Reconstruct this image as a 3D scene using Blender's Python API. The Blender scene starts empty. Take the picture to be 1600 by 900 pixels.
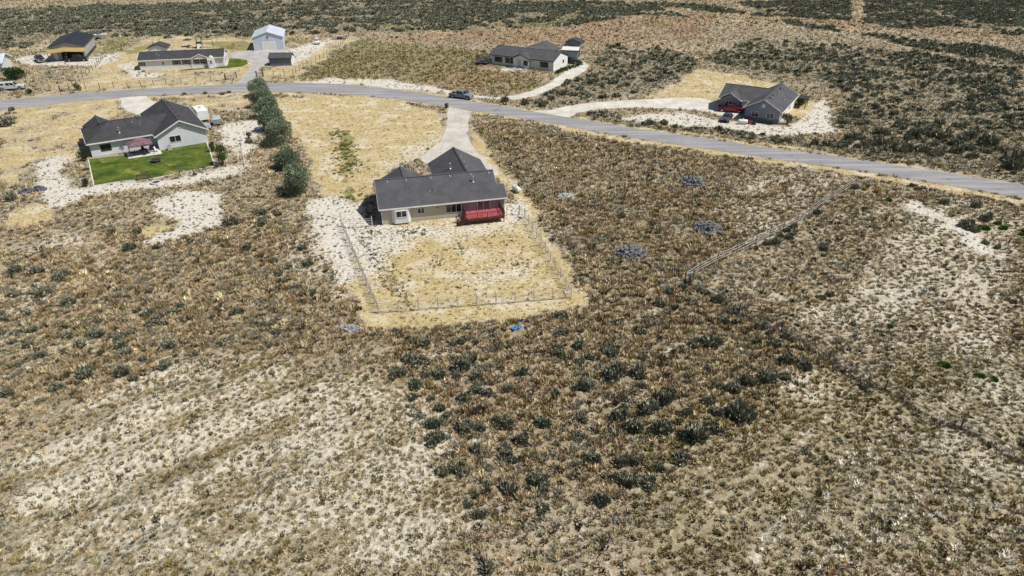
import bpy, math, random
import numpy as np
from math import radians, sin, cos, pi, hypot, atan2, degrees
from mathutils import Vector, Matrix

random.seed(7)
rng = np.random.default_rng(7)
sc = bpy.context.scene
COL = sc.collection

# ------------------------------------------------------------------ survey
# The land is nearly flat: points read off the photograph are turned into metres on it.
FOC = 1600 * 24 / 36
HC = 43.3
PH = radians(30)

def G(x, y, z=0.0):
    u = (x - 800) / FOC
    v = (y - 450) / FOC
    t = (HC - z) / (sin(PH) + v * cos(PH))
    return (t * u, t * (cos(PH) - v * sin(PH)))

def G3(x, y, z=0.0):
    X, Y = G(x, y)
    return (X, Y, z)

def survey(X, Y):
    zc = Y * cos(PH) + HC * sin(PH)
    yc = HC * cos(PH) - Y * sin(PH)
    return 800 + FOC * X / zc, 450 + FOC * yc / zc

def ppm(y):
    return (FOC * sin(PH) + (y - 450) * cos(PH)) / HC

# ------------------------------------------------------------------ noise
TAB = rng.random((256, 256))

def vnoise(x, y, s=0):
    x = np.asarray(x, float) + s * 17.31
    y = np.asarray(y, float) + s * 9.77
    xi = np.floor(x).astype(int)
    yi = np.floor(y).astype(int)
    fx = x - xi
    fy = y - yi
    fx = fx * fx * (3 - 2 * fx)
    fy = fy * fy * (3 - 2 * fy)
    a = TAB[xi & 255, yi & 255]
    b = TAB[(xi + 1) & 255, yi & 255]
    c = TAB[xi & 255, (yi + 1) & 255]
    d = TAB[(xi + 1) & 255, (yi + 1) & 255]
    return (a * (1 - fx) + b * fx) * (1 - fy) + (c * (1 - fx) + d * fx) * fy

def fbm(x, y, s=0, o=4):
    r = 0
    a = .5
    t = 0
    for k in range(o):
        r = r + a * vnoise(x * 2 ** k, y * 2 ** k, s + k * 3)
        t += a
        a *= .55
    return r / t

# ------------------------------------------------------------------ materials
MATS = {}

def new_mat(name):
    m = bpy.data.materials.new(name)
    m.use_nodes = True
    nt = m.node_tree
    nt.nodes.clear()
    out = nt.nodes.new('ShaderNodeOutputMaterial')
    b = nt.nodes.new('ShaderNodeBsdfPrincipled')
    nt.links.new(b.outputs[0], out.inputs[0])
    return m, nt, b

def N(nt, t, **kw):
    n = nt.nodes.new(t)
    for k, v in kw.items():
        setattr(n, k, v)
    return n

def mixc(nt, fac, a, b, blend='MIX'):
    n = nt.nodes.new('ShaderNodeMix')
    n.data_type = 'RGBA'
    n.blend_type = blend
    for sock, v in ((n.inputs[0], fac), (n.inputs[6], a), (n.inputs[7], b)):
        if hasattr(v, 'is_linked') or hasattr(v, 'links'):
            nt.links.new(v, sock)
        elif isinstance(v, (int, float)):
            sock.default_value = v
        else:
            sock.default_value = (v[0], v[1], v[2], 1)
    return n.outputs[2]

def ramp(nt, src, lo, hi):
    n = nt.nodes.new('ShaderNodeMapRange')
    n.interpolation_type = 'SMOOTHSTEP'
    nt.links.new(src, n.inputs[0])
    n.inputs[1].default_value = lo
    n.inputs[2].default_value = hi
    return n.outputs[0]

def math_(nt, op, a, b=None):
    n = nt.nodes.new('ShaderNodeMath')
    n.operation = op
    for k, v in enumerate((a, b)):
        if v is None:
            continue
        if isinstance(v, (int, float)):
            n.inputs[k].default_value = v
        else:
            nt.links.new(v, n.inputs[k])
    return n.outputs[0]

def noise(nt, vec, scale, detail=3, rough=.6):
    n = nt.nodes.new('ShaderNodeTexNoise')
    n.inputs['Scale'].default_value = scale
    n.inputs['Detail'].default_value = detail
    n.inputs['Roughness'].default_value = rough
    if vec is not None:
        nt.links.new(vec, n.inputs['Vector'])
    return n.outputs['Fac']

def M(name, col=(.5, .5, .5), rough=.7, var=.12, scale=3, fine=0, metal=0, coat=0, lap=None, ribs=None, tiles=False, bump=0, spec=.4):
    """a procedural material: two noises of wear, and lap boards, ribs or shingle rows where the thing has them"""
    if name in MATS:
        return MATS[name]
    m, nt, b = new_mat(name)
    tc = N(nt, 'ShaderNodeTexCoord')
    vec = tc.outputs['Object']
    f1 = noise(nt, vec, scale, 4)
    dark = [c * (1 - 1.6 * var) for c in col]
    lite = [min(1, c * (1 + 1.3 * var)) for c in col]
    c = mixc(nt, ramp(nt, f1, .3, .7), dark, lite)
    if fine:
        f2 = noise(nt, vec, fine, 2, .7)
        c = mixc(nt, ramp(nt, f2, .35, .7), c, [min(1, x * 1.75 + .01) for x in col])
    h = None
    if lap or ribs:
        w = N(nt, 'ShaderNodeTexWave', wave_type='BANDS', bands_direction='Z' if lap else 'X', wave_profile='SAW' if lap else 'SIN')
        w.inputs['Scale'].default_value = (pi / 10 / (lap or ribs)) * (1 if lap else 1)
        nt.links.new(vec, w.inputs['Vector'])
        h = w.outputs['Fac']
        c = mixc(nt, ramp(nt, h, .0, .14 if lap else .3), [x * .72 for x in col], c)
    if tiles:
        w = N(nt, 'ShaderNodeTexWave', wave_type='BANDS', bands_direction='Z', wave_profile='SAW')
        w.inputs['Scale'].default_value = pi / 10 / .11
        w.inputs['Distortion'].default_value = 1.2
        w.inputs['Detail Scale'].default_value = 2
        nt.links.new(vec, w.inputs['Vector'])
        h = w.outputs['Fac']
        c = mixc(nt, ramp(nt, h, .0, .3), [x * .6 for x in col], c)
    if bump:
        h = noise(nt, vec, bump, 3)
    if h is not None:
        bp = N(nt, 'ShaderNodeBump')
        bp.inputs['Strength'].default_value = .5
        bp.inputs['Distance'].default_value = .03
        nt.links.new(h, bp.inputs['Height'])
        nt.links.new(bp.outputs[0], b.inputs['Normal'])
    nt.links.new(c, b.inputs['Base Color'])
    b.inputs['Roughness'].default_value = rough
    b.inputs['Metallic'].default_value = metal
    b.inputs['Coat Weight'].default_value = coat
    b.inputs['Specular IOR Level'].default_value = spec
    MATS[name] = m
    return m

def veg_mat(name, transl=.0, objrand=0.0):
    """foliage: colour carried by each plant (a mesh colour), broken by noise"""
    m, nt, b = new_mat(name)
    a = N(nt, 'ShaderNodeAttribute', attribute_name='tint')
    geo = N(nt, 'ShaderNodeNewGeometry')
    f = noise(nt, geo.outputs['Position'], 2.2, 3)
    c = mixc(nt, ramp(nt, f, .25, .75), (.68, .68, .70), (1.3, 1.28, 1.2))
    c = mixc(nt, 1.0, a.outputs['Color'], c, 'MULTIPLY')
    if objrand:
        oi = N(nt, 'ShaderNodeObjectInfo')
        t = mixc(nt, oi.outputs['Random'], (1 - objrand, 1 - objrand * .8, 1 - objrand), (1 + objrand, 1 + objrand * .8, 1 + objrand * .7))
        c = mixc(nt, 1.0, c, t, 'MULTIPLY')
    nt.links.new(c, b.inputs['Base Color'])
    b.inputs['Roughness'].default_value = .85
    b.inputs['Specular IOR Level'].default_value = .15
    MATS[name] = m
    return m

# ------------------------------------------------------------------ mesh helpers
class MB:
    def __init__(s):
        s.v = []
        s.f = []

    def add(s, vs, fs):
        n = len(s.v)
        s.v += [tuple(v) for v in vs]
        s.f += [tuple(n + i for i in f) for f in fs]
        return s

    def box(s, x0, x1, y0, y1, z0, z1):
        return s.add([(x0, y0, z0), (x1, y0, z0), (x1, y1, z0), (x0, y1, z0), (x0, y0, z1), (x1, y0, z1), (x1, y1, z1), (x0, y1, z1)],
                     [(3, 2, 1, 0), (4, 5, 6, 7), (0, 1, 5, 4), (1, 2, 6, 5), (2, 3, 7, 6), (3, 0, 4, 7)])

    def tbox(s, b, t):
        """frustum: b=(x0,x1,y0,y1,z) t=(x0,x1,y0,y1,z)"""
        r = lambda q: [(q[0], q[2], q[4]), (q[1], q[2], q[4]), (q[1], q[3], q[4]), (q[0], q[3], q[4])]
        return s.add(r(b) + r(t), [(3, 2, 1, 0), (4, 5, 6, 7), (0, 1, 5, 4), (1, 2, 6, 5), (2, 3, 7, 6), (3, 0, 4, 7)])

    def slab(s, pts, th):
        n = len(pts)
        vs = list(pts) + [(p[0], p[1], p[2] - th) for p in pts]
        return s.add(vs, [tuple(range(n)), tuple(range(2 * n - 1, n - 1, -1))] + [(i, n + i, n + (i + 1) % n, (i + 1) % n) for i in range(n)])

    def bar(s, a, b, w, h=None):
        """square bar from a to b"""
        a = Vector(a)
        b = Vector(b)
        h = h or w
        d = (b - a).normalized()
        up = Vector((0, 0, 1)) if abs(d.z) < .95 else Vector((1, 0, 0))
        r = d.cross(up).normalized() * w / 2
        u = r.cross(d).normalized() * h / 2
        vs = [a - r - u, a + r - u, a + r + u, a - r + u, b - r - u, b + r - u, b + r + u, b - r + u]
        return s.add(vs, [(3, 2, 1, 0), (4, 5, 6, 7), (0, 1, 5, 4), (1, 2, 6, 5), (2, 3, 7, 6), (3, 0, 4, 7)])

    def tube(s, a, b, r0, r1=None, n=8):
        a = Vector(a)
        b = Vector(b)
        r1 = r0 if r1 is None else r1
        d = (b - a).normalized()
        up = Vector((0, 0, 1)) if abs(d.z) < .95 else Vector((1, 0, 0))
        r = d.cross(up).normalized()
        u = r.cross(d).normalized()
        vs = []
        for c, q in ((a, r0), (b, r1)):
            for k in range(n):
                t = 2 * pi * k / n
                vs.append(c + (r * cos(t) + u * sin(t)) * q)
        return s.add(vs, [tuple(range(n - 1, -1, -1)), tuple(range(n, 2 * n))] + [(k, (k + 1) % n, n + (k + 1) % n, n + k) for k in range(n)])

    def lathe(s, prof, n=16, c=(0, 0, 0), axis='z'):
        vs = []
        for r, z in prof:
            for k in range(n):
                t = 2 * pi * k / n
                p = (r * cos(t), r * sin(t), z)
                if axis == 'x':
                    p = (z, r * cos(t), r * sin(t))
                vs.append((c[0] + p[0], c[1] + p[1], c[2] + p[2]))
        fs = []
        for j in range(len(prof) - 1):
            for k in range(n):
                fs.append((j * n + k, j * n + (k + 1) % n, (j + 1) * n + (k + 1) % n, (j + 1) * n + k))
        fs.append(tuple(range(n - 1, -1, -1)))
        fs.append(tuple((len(prof) - 1) * n + k for k in range(n)))
        return s.add(vs, fs)

    def prism(s, poly, y0, y1):
        """polygon in x,z pulled along y"""
        n = len(poly)
        vs = [(p[0], y0, p[1]) for p in poly] + [(p[0], y1, p[1]) for p in poly]
        return s.add(vs, [tuple(range(n)), tuple(range(2 * n - 1, n - 1, -1))] + [(i, n + i, n + (i + 1) % n, (i + 1) % n) for i in range(n)])

    def gable(s, x0, x1, y0, y1, axis, z0, ez, rz):
        """house block: walls with gable tops; axis = direction of the ridge"""
        if axis == 'y':
            xm = (x0 + x1) / 2
            return s.prism([(x0, z0), (x1, z0), (x1, ez), (xm, rz), (x0, ez)], y0, y1)
        ym = (y0 + y1) / 2
        poly = [(y0, z0), (y1, z0), (y1, ez), (ym, rz), (y0, ez)]
        n = 5
        vs = [(x0, p[0], p[1]) for p in poly] + [(x1, p[0], p[1]) for p in poly]
        return s.add(vs, [tuple(range(n))[::-1], tuple(range(n, 2 * n))] + [(i, (i + 1) % n, n + (i + 1) % n, n + i) for i in range(n)])

    def fascia(s, pts, h=.2, t=.06, up=.025):
        for a, b in zip(pts[:-1], pts[1:]):
            a = Vector(a)
            b = Vector(b)
            d = (b - a)
            r = Vector((d.y, -d.x, 0)).normalized() * t / 2
            vs = []
            for p in (a, b):
                vs += [p - r + Vector((0, 0, -h)), p + r + Vector((0, 0, -h)), p + r + Vector((0, 0, up)), p - r + Vector((0, 0, up))]
            s.add(vs, [(3, 2, 1, 0), (4, 5, 6, 7), (0, 1, 5, 4), (1, 2, 6, 5), (2, 3, 7, 6), (3, 0, 4, 7)])
        return s

    def build(s, name, mat, parent=None, smooth=False, bevel=0, loc=None):
        me = bpy.data.meshes.new(name)
        me.from_pydata(s.v, [], s.f)
        import bmesh
        bm = bmesh.new()
        bm.from_mesh(me)
        bmesh.ops.recalc_face_normals(bm, faces=bm.faces)
        bm.to_mesh(me)
        bm.free()
        me.materials.append(mat)
        if smooth:
            for p in me.polygons:
                p.use_smooth = True
        o = bpy.data.objects.new(name, me)
        COL.objects.link(o)
        if parent is not None:
            o.parent = parent
        if loc:
            o.location = loc
        if bevel:
            md = o.modifiers.new('bevel', 'BEVEL')
            md.width = bevel
            md.segments = 2
            md.limit_method = 'ANGLE'
            md.angle_limit = radians(40)
        return o

def tag(o, label=None, cat=None, group=None, kind=None):
    if label:
        o['label'] = label
    if cat:
        o['category'] = cat
    if group:
        o['group'] = group
    if kind:
        o['kind'] = kind
    return o

def thing(name, label, cat, loc, rz=0.0, group=None, sc_=1.0):
    o = bpy.data.objects.new(name, None)
    o.empty_display_size = .5
    COL.objects.link(o)
    o.location = (loc[0], loc[1], loc[2] if len(loc) > 2 else 0)
    o.rotation_euler = (0, 0, radians(rz))
    o.scale = (sc_, sc_, sc_)
    return tag(o, label, cat, group)

def mesh_np(name, verts, faces_n, mat, tint=None, parent=None, link=True):
    """verts (N,3); faces made of consecutive runs of faces_n vertices"""
    me = bpy.data.meshes.new(name)
    n = len(verts)
    k = n // faces_n
    me.vertices.add(n)
    me.vertices.foreach_set('co', np.asarray(verts, np.float32).ravel())
    me.loops.add(n)
    me.loops.foreach_set('vertex_index', np.arange(n, dtype=np.int32))
    me.polygons.add(k)
    me.polygons.foreach_set('loop_start', np.arange(0, n, faces_n, dtype=np.int32))
    me.update(calc_edges=True)
    if tint is not None:
        at = me.attributes.new('tint', 'FLOAT_COLOR', 'POINT')
        c = np.ones((n, 4), np.float32)
        c[:, :3] = tint
        at.data.foreach_set('color', c.ravel())
    me.materials.append(mat)
    if not link:
        return me
    o = bpy.data.objects.new(name, me)
    COL.objects.link(o)
    if parent is not None:
        o.parent = parent
    return o

# ------------------------------------------------------------------ the land: zones
RES = .5
GX = np.arange(-262, 262.01, RES)
GY = np.arange(28, 352.01, RES)
XX, YY = np.meshgrid(GX, GY)
PXX, PYY = survey(XX, YY)
_w1 = (fbm(XX / 5, YY / 5, 1) - .5)
_w2 = (fbm(XX / 5, YY / 5, 2) - .5)
_s = (FOC * sin(PH) + (PYY - 450) * cos(PH)) / HC
_w1 = _w1 * .75 + (fbm(XX / 1.7, YY / 1.7, 3, 3) - .5) * .5 + (fbm(XX / 16, YY / 16, 5) - .5) * .5
_w2 = _w2 * .75 + (fbm(XX / 1.7, YY / 1.7, 4, 3) - .5) * .5 + (fbm(XX / 16, YY / 16, 6) - .5) * .5
JX = PXX + _w1 * 4.5 * _s
JY = PYY + _w2 * 4.5 * _s * .38

def inpoly(poly, X, Y):
    poly = np.asarray(poly, float)
    x0, y0 = poly.min(0)
    x1, y1 = poly.max(0)
    r = np.zeros(X.shape, bool)
    sel = (X >= x0) & (X <= x1) & (Y >= y0) & (Y <= y1)
    xs = X[sel]
    ys = Y[sel]
    q = np.zeros(xs.shape, bool)
    n = len(poly)
    for i in range(n):
        ax, ay = poly[i]
        bx, by = poly[(i + 1) % n]
        if ay == by:
            continue
        c = ((ay > ys) != (by > ys)) & (xs < (bx - ax) * (ys - ay) / (by - ay) + ax)
        q ^= c
    r[sel] = q
    return r

def blur(a, k=1):
    for _ in range(k):
        p = np.pad(a, 1, mode='edge')
        a = (p[:-2, 1:-1] + p[2:, 1:-1] + p[1:-1, :-2] + p[1:-1, 2:] + 2 * p[1:-1, 1:-1]) / 6
    return a

def Z(polys, k=2, sharp=False):
    r = np.zeros(XX.shape, bool)
    for p in polys:
        r |= inpoly(p, PXX if sharp else JX, PYY if sharp else JY)
    return blur(r.astype(np.float32), k)

ROAD_T = [(-60, 165), (0, 157.5), (50, 152), (100, 147.5), (200, 140), (300, 135), (400, 129), (480, 129.5), (550, 132.5), (620, 140), (700, 152), (800, 169), (880, 182), (1000, 201.5), (1100, 216.5), (1200, 231), (1300, 244), (1400, 258), (1500, 273), (1600, 289), (1680, 303)]
ROAD_B = [(-60, 184), (0, 173), (50, 167), (100, 161), (200, 151.5), (300, 147), (400, 144), (480, 145), (550, 148), (620, 155), (700, 167), (800, 182.5), (880, 196), (1000, 217.5), (1100, 232.5), (1200, 247), (1300, 260.5), (1400, 275.5), (1500, 292), (1600, 310), (1680, 326)]
ROADP = ROAD_T + ROAD_B[::-1]
DRIVES = {
    'center': [(700, 166), (737, 174), (732, 190), (731, 210), (736, 226), (748, 240), (768, 258), (782, 272), (770, 276), (752, 268), (735, 258), (690, 264), (664, 256), (655, 248), (672, 234), (689, 221), (695, 205), (699, 185)],
    'right': [(832, 175), (858, 172), (885, 166), (930, 160), (1000, 156), (1060, 152.5), (1100, 154), (1128, 163), (1150, 172), (1158, 184), (1140, 187), (1115, 177), (1085, 172), (1040, 169), (980, 168.5), (930, 171.5), (900, 176.5), (892, 184.5), (860, 180)],
    'far': [(690, 140), (742, 149), (775, 152), (806, 149), (834, 141), (858, 130), (878, 116), (890, 104), (897, 97), (912, 96), (921, 103), (916, 111), (892, 124), (866, 138), (836, 150.5), (805, 156), (770, 155.5), (735, 152.5), (700, 149)],
    'left': [(186, 152), (226, 149), (240, 158), (268, 160), (240, 172), (222, 181), (205, 178), (192, 168)],
    'upper': [(368, 131), (406, 129.5), (403, 118), (406, 108), (418, 100), (421, 92), (446, 80), (446, 76), (395, 77), (358, 83), (362, 90), (386, 92), (393, 99), (388, 110), (379, 121)],
}
LAWN_B = [(136, 249), (147, 290), (190, 283), (236, 279), (290, 268), (336, 259), (323, 222), (270, 231), (247, 237), (212, 240)]
LAWN_C = [(334, 107), (358, 106.5), (378, 104), (387, 100), (386, 94), (375, 92), (359, 91), (355, 103), (320, 106), (280, 109), (284, 110.5)]

white = Z([
    [(60, 262), (74, 246), (100, 240), (104, 262), (112, 296), (150, 292), (240, 283), (330, 268), (378, 256), (378, 238), (352, 226), (340, 200), (372, 192), (410, 186), (412, 205), (395, 220), (392, 262), (370, 274), (300, 285), (200, 300), (118, 314), (105, 322), (86, 326), (78, 310), (62, 285)],
    [(238, 312), (290, 302), (335, 300), (342, 330), (352, 350), (300, 368), (235, 384), (205, 384), (270, 362), (275, 345), (240, 330)],
    [(490, 318), (520, 308), (560, 320), (575, 340), (590, 352), (545, 356), (546, 385), (560, 430), (550, 452), (526, 440), (512, 385), (482, 345)],
    [(538, 354), (640, 352), (720, 356), (700, 368), (640, 368), (600, 382), (610, 430), (580, 420), (560, 390)],
    [(1132, 188), (1180, 196), (1240, 200), (1262, 180), (1275, 158), (1292, 152), (1290, 180), (1300, 200), (1250, 214), (1190, 210), (1140, 200), (1060, 196), (1010, 188), (960, 186), (1000, 178), (1090, 178)],
    [(1415, 312), (1450, 325), (1500, 352), (1545, 388), (1572, 402), (1556, 408), (1500, 372), (1470, 348), (1425, 328)],
    [(22, 90), (80, 84), (140, 90), (190, 78), (182, 92), (150, 103), (100, 103), (60, 106), (35, 98)],
    [(185, 100), (208, 96), (218, 112), (260, 115), (240, 122), (210, 124)],
    [(455, 127), (520, 122), (600, 124), (660, 131), (700, 141), (690, 145), (620, 137), (550, 130), (470, 129)],
    [(790, 314), (820, 316), (816, 352), (796, 346)],
    [(430, 82), (520, 60), (500, 78), (470, 95), (440, 102)],
    [(780, 106), (800, 103), (812, 111), (790, 113)],
    [(0, 168), (14, 168), (0, 177)],
], 2)
whitesoft = Z([
    [(0, 700), (250, 560), (470, 540), (640, 620), (720, 900), (0, 900)],
    [(590, 620), (660, 580), (720, 640), (660, 800), (600, 740)],
    [(1130, 425), (1280, 470), (1460, 300), (1600, 330), (1600, 560), (1420, 560), (1280, 520)],
    [(1190, 260), (1330, 285), (1180, 390), (1090, 330)],
    [(0, 400), (160, 480), (100, 505), (0, 500)],
    [(100, 350), (240, 400), (120, 420), (40, 380)],
    [(1380, 620), (1600, 560), (1600, 780), (1450, 720)],
    [(440, 300), (560, 420), (540, 500), (440, 420)],
    [(260, 540), (450, 590), (300, 640), (250, 600)],
    [(1220, 560), (1370, 600), (1250, 660)],
], 6)
_br = fbm(XX / 7, YY / 7, 61, 4)
_ux = XX * cos(.62) + YY * sin(.62)
_uy = -XX * sin(.62) + YY * cos(.62)
_stk = fbm(_ux / 11, _uy / 1.9, 66, 4)
whitesoft = blur(whitesoft, 26) * np.clip(.10 + 1.0 * _br + .9 * (_stk - .15), 0, 1.3)
whitesoft = np.maximum(whitesoft * np.clip(.35 + 1.3 * _stk, 0, 1.2), np.clip((_stk - .60) * 5, 0, .85))
white = np.maximum(white, .40 * Z([[(640, 230), (690, 205), (690, 222), (660, 248), (625, 268), (590, 280), (610, 250)], [(560, 352), (815, 338), (822, 350), (800, 372), (700, 368), (600, 400), (615, 450), (590, 470), (575, 430)], [(690, 430), (800, 400), (850, 430), (760, 450)]], 4))
white = np.clip(blur(white, 7) * (.35 + 1.3 * fbm(XX / 4, YY / 4, 62, 4)), 0, 1)
straw = Z([
    [(540, 352), (820, 322), (832, 340), (905, 440), (930, 478), (800, 500), (580, 520), (556, 470), (546, 420)],
    [(738, 178), (745, 215), (770, 250), (800, 276), (826, 305), (850, 340), (830, 345), (812, 312), (795, 285), (757, 258), (735, 225)],
    [(424, 156), (520, 148), (600, 156), (690, 178), (694, 205), (688, 222), (650, 250), (620, 268), (590, 285), (560, 318), (512, 305), (486, 260), (455, 200)],
    [(1010, 154), (1060, 130), (1092, 108), (1150, 116), (1210, 132), (1270, 160), (1282, 188), (1258, 192), (1228, 178), (1180, 140), (1125, 162), (1080, 156)],
    [(20, 330), (70, 312), (95, 330), (60, 350), (15, 352)],
    [(220, 358), (262, 352), (255, 370), (228, 372)],
], 3)
red = Z([
    [(660, 118), (760, 90), (850, 110), (858, 126), (820, 142), (770, 148), (690, 140), (650, 128)],
    [(868, 132), (910, 112), (925, 84), (940, 95), (930, 112), (880, 136)],
    [(1000, 203), (1200, 232), (1600, 282), (1600, 288), (1200, 230.5)],
    [(1000, 219), (1300, 262), (1600, 312), (1600, 318), (1300, 266), (1000, 222)],
    [(1130, 192), (1180, 197), (1220, 196), (1250, 192), (1222, 203), (1150, 200)],
    [(560, 58), (900, 40), (1000, 20), (1120, 20), (1100, 60), (930, 70), (700, 70)],
    [(1240, 30), (1600, 70), (1600, 40), (1400, 20)],
    [(420, 28), (515, 26), (512, 36), (440, 38)],
    [(200, 26), (290, 12), (300, 18), (240, 32), (160, 36)],
], 4)
green = Z([
    [(525, 204), (545, 203), (556, 240), (552, 280), (560, 312), (545, 318), (540, 280), (528, 235)],
    [(4, 86), (200, 82), (240, 66), (200, 78)],
    [(310, 66), (380, 63), (394, 70), (390, 80), (340, 76)],
    [(196, 84), (222, 70), (245, 68), (240, 74), (205, 86)],
    [(150, 72), (190, 58), (210, 60), (180, 84), (160, 84)],
    [(440, 62), (480, 63), (476, 70), (445, 70)],
    [(860, 34), (905, 16), (915, 20), (895, 32), (850, 42), (760, 42), (780, 38)],
    [(1000, 28), (1050, 38), (1040, 41), (990, 32)],
    [(595, 36), (640, 40), (640, 46), (600, 42)],
    [(1236, 145), (1262, 148), (1258, 160), (1240, 168)],
    [(765, 97), (830, 105), (870, 113), (910, 100), (915, 102), (872, 118), (820, 112), (770, 106)],
    [(120, 250), (136, 246), (140, 265), (126, 280)],
], 2)
goldf = Z([
    [(0, 158), (60, 148), (160, 96), (215, 68), (240, 56), (400, 62), (402, 96), (392, 128), (200, 138), (60, 150)],
    [(400, 126), (404, 108), (440, 105), (520, 62), (560, 56), (545, 70), (450, 122)],
    [(0, 176), (100, 164), (186, 154), (192, 182), (140, 196), (118, 250), (60, 250), (0, 300)],
    [(270, 158), (400, 148), (410, 170), (340, 176)],
    [(60, 70), (150, 66), (80, 74), (0, 82), (0, 78)],
], 4)
verge = Z([[(x, y - 1.0 - .0045 * y * 1.6) for x, y in ROAD_T] + ROAD_T[::-1], [(x, y + 1.5 + .0065 * y * 3.2) for x, y in ROAD_B] + ROAD_B[::-1]], 1)
straw = np.clip(np.maximum(np.maximum(straw * .95, goldf * (.12 + .85 * fbm(XX / 6, YY / 6, 68, 4))), verge * .85) * (.45 + 1.05 * fbm(XX / 4, YY / 4, 63, 4)), 0, 1)
red = red * np.clip(.1 + 1.5 * fbm(XX / 6, YY / 6, 64, 4), 0, 1)
olive = Z([
    [(455, 115), (560, 66), (760, 80), (740, 110), (850, 128), (840, 144), (780, 146), (700, 128), (560, 118), (470, 124)],
    [(0, 720), (300, 560), (620, 600), (740, 900), (0, 900)],
    [(440, 148), (700, 168), (690, 180), (560, 156), (430, 154)],
    [(1000, 640), (1600, 520), (1600, 900), (1000, 900)],
    [(750, 190), (800, 240), (860, 330), (840, 330), (790, 270), (742, 210)],
], 8)
olivegreen = Z([[(455, 115), (560, 62), (760, 80), (740, 106), (850, 128), (840, 144), (780, 146), (700, 132), (560, 120), (470, 124)]], 6)
rows = Z([[(600, 900), (700, 850), (1000, 780), (1180, 690), (1300, 575), (1470, 600), (1300, 740), (1160, 900)], [(0, 900), (0, 640), (300, 560), (520, 560), (300, 900)]], 8)
clods = Z([[(1150, 900), (1240, 740), (1400, 640), (1480, 560), (1600, 520), (1600, 900)]], 8)
brown = Z([
    [(590, 520), (930, 490), (1070, 440), (1320, 560), (1000, 770), (740, 800), (620, 620)],
    [(740, 185), (1330, 285), (1065, 440), (940, 480), (850, 340)],
    [(0, 400), (480, 320), (600, 520), (500, 570), (0, 640)],
], 8)
orange = Z([
    [(900, 60), (1100, 40), (1600, 60), (1600, 0), (1000, 0), (600, 60), (450, 68), (450, 60)],
    [(700, 60), (900, 45), (1100, 70), (1060, 100), (930, 110), (930, 70)],
    [(150, 45), (260, 30), (520, 50), (600, 56), (400, 60), (160, 52)],
], 6)
sage = Z([
    [(0, 60), (0, 18), (60, 30), (130, 8), (240, 8), (330, 4), (620, 0), (1010, 4), (1080, 28), (1000, 24), (900, 40), (720, 48), (560, 50), (380, 58), (200, 60), (150, 58), (90, 48), (50, 75), (0, 76)],
    [(1000, 4), (1100, 8), (1180, 24), (1300, 44), (1430, 74), (1600, 108), (1600, 84), (1540, 72), (1400, 60), (1240, 40), (1150, 4), (1330, 0), (1330, 32), (1250, 28), (1100, 18)],
    [(1350, 0), (1600, 0), (1600, 56), (1480, 40), (1400, 44), (1350, 36)],
], 2)
sagemid = Z([
    [(1170, 60), (1420, 80), (1600, 112), (1600, 285), (1470, 262), (1330, 244), (1300, 200), (1330, 150), (1240, 118), (1180, 110), (1100, 96)],
    [(930, 70), (1080, 80), (1090, 110), (1000, 150), (880, 165), (800, 165), (880, 135), (930, 110)],
    [(900, 176), (1120, 186), (1180, 206), (1330, 228), (1600, 270), (1600, 284), (1330, 242), (1000, 198)],
    [(590, 520), (930, 490), (1070, 440), (1320, 560), (1200, 650), (1000, 770), (740, 830), (620, 620)],
    [(0, 460), (300, 460), (240, 640), (0, 640)],
    [(0, 14), (100, 10), (160, 40), (0, 80)],
    [(560, 520), (900, 490), (1060, 450), (1060, 470), (900, 510), (600, 535)],
    [(0, 178), (30, 178), (28, 200), (0, 204)],
], 3)

# ground that carries nothing: roads, drives, lawns, and the footprints of buildings (filled in below)
FOOT = []   # (origin, angle, x0, x1, y0, y1)

def foot(o, ang, x0, x1, y0, y1):
    FOOT.append((o, radians(ang), x0, x1, y0, y1))

A_O, A_A = (-19.5, 93.92), 14.2
B_O, B_A = (-79.5, 124.5), 33
C_O, C_A = (-105.5, 198.3), 13
D_O, D_A = (-82.7, 226.5), 13
S_O, S_A = (-70.5, 204.1), 3
G_O, G_A = (-6.04, 207.0), -29
H_O, H_A = (51.2, 149.6), -31
P_O, P_A = (-138.0, 211.0), 20
E_O, E_A = (-146.0, 193.5), 18
foot(A_O, A_A, -.3, 19, -.6, 10); foot(A_O, A_A, 9.6, 18.6, 9, 17.4); foot(A_O, A_A, 10.2, 18, -3.8, 0)
foot(B_O, B_A, -.3, 12, -.3, 10.8); foot(B_O, B_A, 11, 20.6, -2.6, 16)
foot(C_O, C_A, 0, 23.4, -.5, 8.3); foot(D_O, D_A, .6, 9.8, -.6, 13); foot(S_O, S_A, 0, 6.7, -.3, 4)
foot(G_O, G_A, -.5, 20.5, -.3, 9.8); foot(G_O, G_A, 4, 13.5, 9, 18); foot(G_O, G_A, 14.4, 19.8, 16.5, 23)
foot(H_O, H_A, -.2, 8, -.3, 17); foot(H_O, H_A, -7.3, 0, 5, 15)
foot(P_O, P_A, 0, 10, -3, 19); foot(E_O, E_A, -8, 6, 0, 11)

def rect_mask(X, Y, grow=0.0):
    r = np.zeros(X.shape, bool)
    for (o, a, x0, x1, y0, y1) in FOOT:
        dx = X - o[0]
        dy = Y - o[1]
        lx = dx * cos(a) + dy * sin(a)
        ly = -dx * sin(a) + dy * cos(a)
        r |= (lx > x0 - grow) & (lx < x1 + grow) & (ly > y0 - grow) & (ly < y1 + grow)
    return r

paved = np.zeros(XX.shape, bool)
for p in [ROADP] + list(DRIVES.values()) + [LAWN_B, LAWN_C]:
    paved |= inpoly(p, PXX, PYY)
built = rect_mask(XX, YY, .3)
bare = blur((paved | built).astype(np.float32), 1)

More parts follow.
